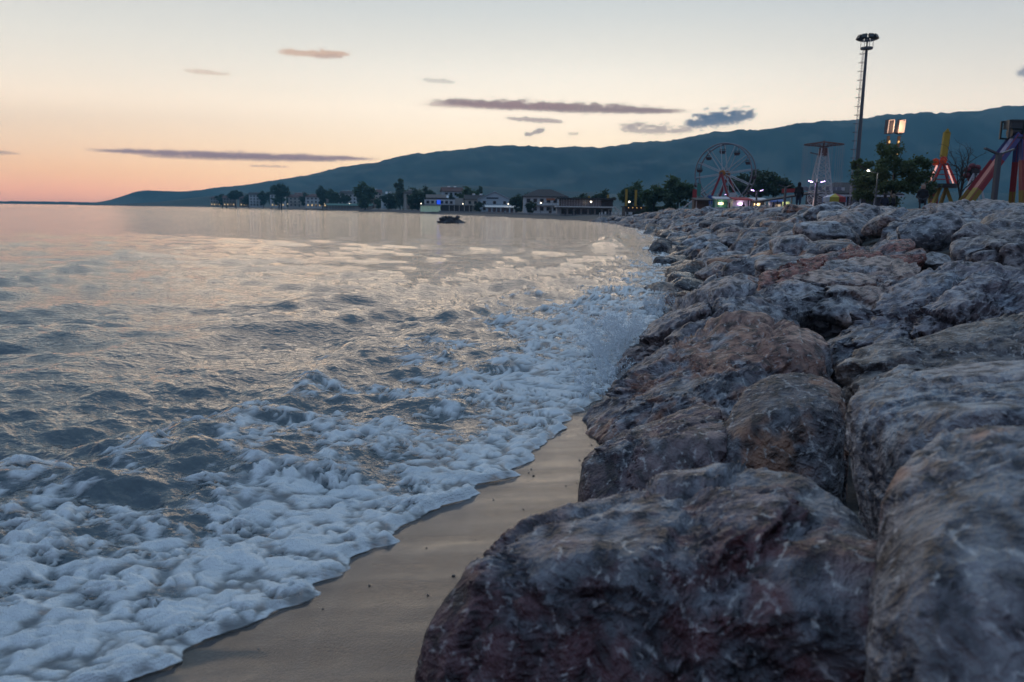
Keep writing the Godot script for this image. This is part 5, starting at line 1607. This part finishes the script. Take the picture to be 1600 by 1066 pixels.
# ---------------------------------------------------------------- people
func body_mesh(bones: Array, cell: float) -> ArrayMesh:
	# tapered capsules joined by a smooth minimum and meshed as surface nets; each bone: [a, b, ra, rb, colour]
	var lo := Vector3(1e9, 1e9, 1e9)
	var hi := -lo
	for k in bones:
		lo = lo.min(k[0] - Vector3.ONE * k[2]).min(k[1] - Vector3.ONE * k[3])
		hi = hi.max(k[0] + Vector3.ONE * k[2]).max(k[1] + Vector3.ONE * k[3])
	lo -= Vector3.ONE * cell * 2
	var n := Vector3i(((hi - lo) / cell).ceil()) + Vector3i(3, 3, 3)
	var f := PackedFloat32Array()
	f.resize(n.x * n.y * n.z)
	f.fill(1.0)
	for y in n.y:
		for z in n.z:
			for x in n.x:
				var p := lo + Vector3(x, y, z) * cell
				var s := 0.0
				for k in bones:
					var ab: Vector3 = k[1] - k[0]
					var h: float = clampf((p - k[0]).dot(ab) / maxf(ab.length_squared(), 1e-6), 0.0, 1.0)
					var d: float = (p - k[0] - ab * h).length() - lerpf(k[2], k[3], h)
					if d < 0.12:
						s += exp(-d * 45.0)
				f[(y * n.z + z) * n.x + x] = -log(maxf(s, 1e-4)) / 45.0
	var v := PackedVector3Array()
	var col := PackedColorArray()
	var id := {}
	for y in n.y - 1:
		for z in n.z - 1:
			for x in n.x - 1:
				var sum := Vector3.ZERO
				var cnt := 0
				for e in 12:
					var ax := e / 4
					var o := Vector3i.ZERO
					o[(ax + 1) % 3] = e & 1
					o[(ax + 2) % 3] = (e >> 1) & 1
					var o2 := o
					o2[ax] = 1
					var a := f[((y + o.y) * n.z + z + o.z) * n.x + x + o.x]
					var b := f[((y + o2.y) * n.z + z + o2.z) * n.x + x + o2.x]
					if (a < 0.0) != (b < 0.0):
						sum += Vector3(o).lerp(Vector3(o2), a / (a - b))
						cnt += 1
				if cnt:
					var p := lo + (Vector3(x, y, z) + sum / cnt) * cell
					id[(y * n.z + z) * n.x + x] = v.size()
					v.append(p)
					var best := 1e9
					var c := Color.WHITE
					for k in bones:
						var ab: Vector3 = k[1] - k[0]
						var h: float = clampf((p - k[0]).dot(ab) / maxf(ab.length_squared(), 1e-6), 0.0, 1.0)
						var d: float = (p - k[0] - ab * h).length() - lerpf(k[2], k[3], h)
						if d < best:
							best = d
							c = k[4]
					col.append(c)
	var ix := PackedInt32Array()
	var step := [1, n.x * n.z, n.x]                        # x, y, z
	for y in range(1, n.y - 1):
		for z in range(1, n.z - 1):
			for x in range(1, n.x - 1):
				var at: int = (y * n.z + z) * n.x + x
				for ax in 3:
					var a := f[at]
					var b := f[at + step[ax]]
					if (a < 0.0) == (b < 0.0):
						continue
					var u: int = step[(ax + 1) % 3]
					var w: int = step[(ax + 2) % 3]
					var q := [id.get(at, -1), id.get(at - u, -1), id.get(at - u - w, -1), id.get(at - w, -1)]
					if q.min() < 0:
						continue
					if a < 0.0:
						ix.append_array(PackedInt32Array([q[0], q[2], q[1], q[0], q[3], q[2]]))
					else:
						ix.append_array(PackedInt32Array([q[0], q[1], q[2], q[0], q[2], q[3]]))
	return raw_mesh(v, ix, col)

func person_bones(sit: bool, coat: Color, legs: Color, hair: Color, skin: Color, shoe: Color) -> Array:
	var b := []
	var hip := 0.42 if sit else 0.9                       # height of the hips
	var up := func(x: float, y: float, z: float) -> Vector3: return V(x, hip + y, z)
	b.append([up.call(0, 0.02, 0), up.call(0, 0.26, -0.01), 0.15, 0.14, coat])
	b.append([up.call(0, 0.26, -0.01), up.call(0, 0.50, 0.0), 0.14, 0.13, coat])
	b.append([up.call(-0.14, 0.50, 0), up.call(0.14, 0.50, 0), 0.085, 0.085, coat])
	b.append([up.call(0, 0.54, 0.0), up.call(0, 0.64, 0.02), 0.06, 0.055, skin])
	b.append([up.call(0, 0.72, 0.03), up.call(0, 0.76, 0.03), 0.088, 0.092, skin])
	b.append([up.call(0, 0.74, -0.015), up.call(0, 0.80, 0.0), 0.098, 0.098, hair])
	b.append([up.call(0, 0.60, -0.05), up.call(0, 0.74, -0.03), 0.075, 0.09, hair])
	b.append([up.call(0, 0.715, 0.115), up.call(0, 0.735, 0.12), 0.016, 0.014, skin])
	for s in [-1.0, 1.0]:
		var el: Vector3 = up.call(s * 0.25, 0.22, -0.02)
		var wr: Vector3 = up.call(s * 0.22, 0.0, 0.12) if not sit else up.call(s * 0.16, 0.10, 0.26)
		b.append([up.call(s * 0.18, 0.49, 0), el, 0.066, 0.055, coat])
		b.append([el, wr, 0.054, 0.042, coat])
		b.append([wr, wr + V(-s * 0.02, -0.05, 0.05), 0.036, 0.028, skin])
		b.append([wr + V(-s * 0.02, -0.05, 0.05), wr + V(-s * 0.03, -0.11, 0.07), 0.026, 0.018, skin])
		if sit:
			var kn := V(s * 0.12, 0.5, 0.42)
			b.append([V(s * 0.09, 0.42, 0.02), kn, 0.095, 0.07, legs])
			b.append([kn, V(s * 0.12, 0.08, 0.5), 0.065, 0.048, legs])
			b.append([V(s * 0.12, 0.05, 0.48), V(s * 0.12, 0.04, 0.64), 0.045, 0.035, shoe])
		else:
			var kn := V(s * 0.105, 0.5, 0.03 + 0.05 * s)
			b.append([V(s * 0.09, 0.88, 0), kn, 0.098, 0.068, legs])
			b.append([kn, V(s * 0.105, 0.1, -0.02 + 0.09 * s), 0.062, 0.046, legs])
			b.append([V(s * 0.105, 0.05, -0.03 + 0.09 * s), V(s * 0.115, 0.035, 0.13 + 0.09 * s), 0.045, 0.034, shoe])
	return b

func make_people() -> void:
	var m := mat("clothes", Color.WHITE, 0.85)
	m.vertex_color_use_as_albedo = true
	var skin := Color(0.38, 0.24, 0.18)
	var black := Color(0.018, 0.018, 0.022)
	var put := func(mesh: Mesh, at: Vector3, turn: float, label: String, group := "", size := 1.0) -> void:
		var o := part("person", mesh, m, self, at)
		o.rotation.y = turn
		o.scale = Vector3.ONE * size
		tag(o, label, "person", group)
	var stand := body_mesh(person_bones(false, black, Color(0.03, 0.045, 0.075), Color(0.012, 0.01, 0.01), skin, Color(0.4, 0.4, 0.4)), 0.04)
	put.call(stand, V(17.6, 2.42, -50.0), PI - 0.5, "person in black top and dark blue jeans standing on the crest rocks", "", 0.95)
	var sit := body_mesh(person_bones(true, black, Color(0.03, 0.03, 0.035), Color(0.20, 0.16, 0.12), skin, black), 0.042)
	put.call(sit, V(21.2, 2.5, -42.0), -0.4, "person with light hair in a black coat sitting on the upper rocks")
	var sit2 := body_mesh(person_bones(true, Color(0.02, 0.025, 0.04), black, Color(0.02, 0.015, 0.012), skin, black), 0.042)
	put.call(sit2, V(26.6, 2.40, -58.0), 2.6, "dark haired person in dark clothes sitting beside a companion under the leafy tree", "pair sitting under the tree")
	put.call(sit, V(27.4, 2.40, -58.4), -2.4, "light haired person in dark clothes sitting beside a companion under the leafy tree", "pair sitting under the tree")
	for s in [[14.6, 228.0, "beach"], [16.4, 224.0, "beach"], [17.3, 226.0, "beach"], [25.4, 212.0, "beach"], [5.0, 285.0, "beach"], [38.6, 176.0, "stalls"], [40.2, 172.0, "stalls"], [42.0, 178.0, "stalls"], [37.6, 170.0, "stalls"], [36.4, 128.0, "stalls"], [39.8, 124.0, "stalls"]]:
		put.call(stand, V(s[0], land_y(s[0], s[1]), -s[1]), s[0] * 2.0, "person in dark clothes walking on the grey beach" if s[2] == "beach" else "person in dark clothes standing among the fair stalls", "people on the beach" if s[2] == "beach" else "people at the fair")

# ---------------------------------------------------------------- spray and pebbles
func make_spray() -> void:
	var r := RandomNumberGenerator.new()
	r.seed = 31
	var drop := SphereMesh.new()
	drop.radius = 1.0
	drop.height = 2.0
	drop.radial_segments = 8
	drop.rings = 4
	var water := mat("spray_water", lin(0.72, 0.78, 0.82), 0.3, 0.0, 0.5)
	var puffs := []
	# a wave bursting against the sloping boulders: sheets of drops thrown up and falling back
	for s in [[1.55, 11.4, 1.0, 90], [2.1, 13.2, 0.85, 60], [3.3, 17.6, 0.8, 36], [1.15, 9.8, 0.55, 30]]:
		for jet in s[3]:
			var from := V(s[0] + r.randf_range(-0.35, 0.25), 0.03, -s[1] + r.randfn() * 0.55)
			var vel: Vector3 = V(r.randf_range(-1.3, 0.5), r.randf_range(1.2, 3.9), r.randf_range(-0.7, 0.7)) * s[2]
			var n := r.randi_range(60, 170)
			for k in n:
				var tm := r.randf() * vel.y / 9.8 * 1.5
				var p := from + vel * tm + V(0, -4.9, 0) * tm * tm + V(r.randfn(), r.randfn(), r.randfn()) * (0.012 + 0.10 * tm)
				if p.y < 0.0:
					continue
				var size := (0.0016 + 0.006 * pow(r.randf(), 3.0)) * (1.25 - tm)
				var dir := (vel + V(0, -9.8, 0) * tm).normalized()
				var side := dir.cross(V(0.3, 0.2, 1)).normalized()
				puffs.append(Transform3D(Basis(side * size, dir * size * r.randf_range(1.0, 3.0), side.cross(dir) * size), p))
	var mm := MultiMesh.new()
	mm.transform_format = MultiMesh.TRANSFORM_3D
	mm.mesh = drop
	mm.instance_count = puffs.size()
	for k in puffs.size():
		mm.set_instance_transform(k, puffs[k])
	var o := MultiMeshInstance3D.new()
	o.name = numbered("sea_spray")
	o.multimesh = mm
	o.material_override = water
	o.set_meta("kind", "stuff")
	o.set_meta("label", "white spray of a wave bursting against the sloping boulders")
	o.set_meta("category", "spray")
	add_child(o)
	# small stones and bits of shell lying on the wet sand
	var shapes := []
	for k in 4:
		var b := MB.new()
		b.ball(Vector3.ZERO, V(1.0, 0.55 + 0.1 * k, 0.8), 8, 6)
		for i in b.v.size():
			b.v[i] *= 1.0 + 0.22 * nz_a.get_noise_3dv(b.v[i] * 1.4 + V(k * 7.0, 0, 0))
		shapes.append(b.done())
	for k in 30:
		var t := r.randf_range(3.4, 8.0)
		var x := lerpf(wash_x(t) + 0.08, shore_x(t) + 0.25, pow(r.randf(), 0.8))
		var s := r.randf_range(0.004, 0.010) * (1.0 if k > 4 else 1.7)
		var pb := part("pebble", shapes[k % 4], paint("pebble_dark", 0.07, 0.065, 0.06, 0.35) if k % 3 else paint("pebble_pale", 0.25, 0.23, 0.2, 0.4), self, V(x, sand_y(x, t) + s * 0.25, -t))
		pb.scale = Vector3.ONE * s
		pb.rotation.y = r.randf() * TAU
		tag(pb, "small dark pebble lying on the wet sand" if k % 3 else "small pale pebble lying on the wet sand", "pebble", "pebbles on the wet sand")

func _ready() -> void:
	rng.seed = 77
	nz_a = noise(FastNoiseLite.TYPE_SIMPLEX_SMOOTH, 1.0, 3, 1)
	nz_b = noise(FastNoiseLite.TYPE_SIMPLEX_SMOOTH, 1.0, 4, 2, FastNoiseLite.FRACTAL_RIDGED)
	nz_c = noise(FastNoiseLite.TYPE_SIMPLEX_SMOOTH, 1.0, 4, 3)
	nz_d = noise(FastNoiseLite.TYPE_SIMPLEX_SMOOTH, 1.0, 4, 4)
	nz_e = noise(FastNoiseLite.TYPE_CELLULAR, 1.0, 1, 6, FastNoiseLite.FRACTAL_NONE)
	nz_e.cellular_return_type = FastNoiseLite.RETURN_CELL_VALUE
	nz_f = noise(FastNoiseLite.TYPE_CELLULAR, 1.0, 1, 6, FastNoiseLite.FRACTAL_NONE)
	nz_f.cellular_return_type = FastNoiseLite.RETURN_DISTANCE2_SUB
	for n in [nz_e, nz_f]:
		n.domain_warp_enabled = true
		n.domain_warp_amplitude = 0.35
		n.domain_warp_frequency = 1.3
	make_air()
	make_materials()
	make_hills()
	make_land()
	make_sea()
	make_foam()
	make_heroes()
	make_rocks()
	make_trees()
	make_village()
	make_wheel()
	make_promenade_lamps()
	make_mast()
	make_stalls()
	make_swing_tower()
	make_rides()
	make_people()
	make_spray()
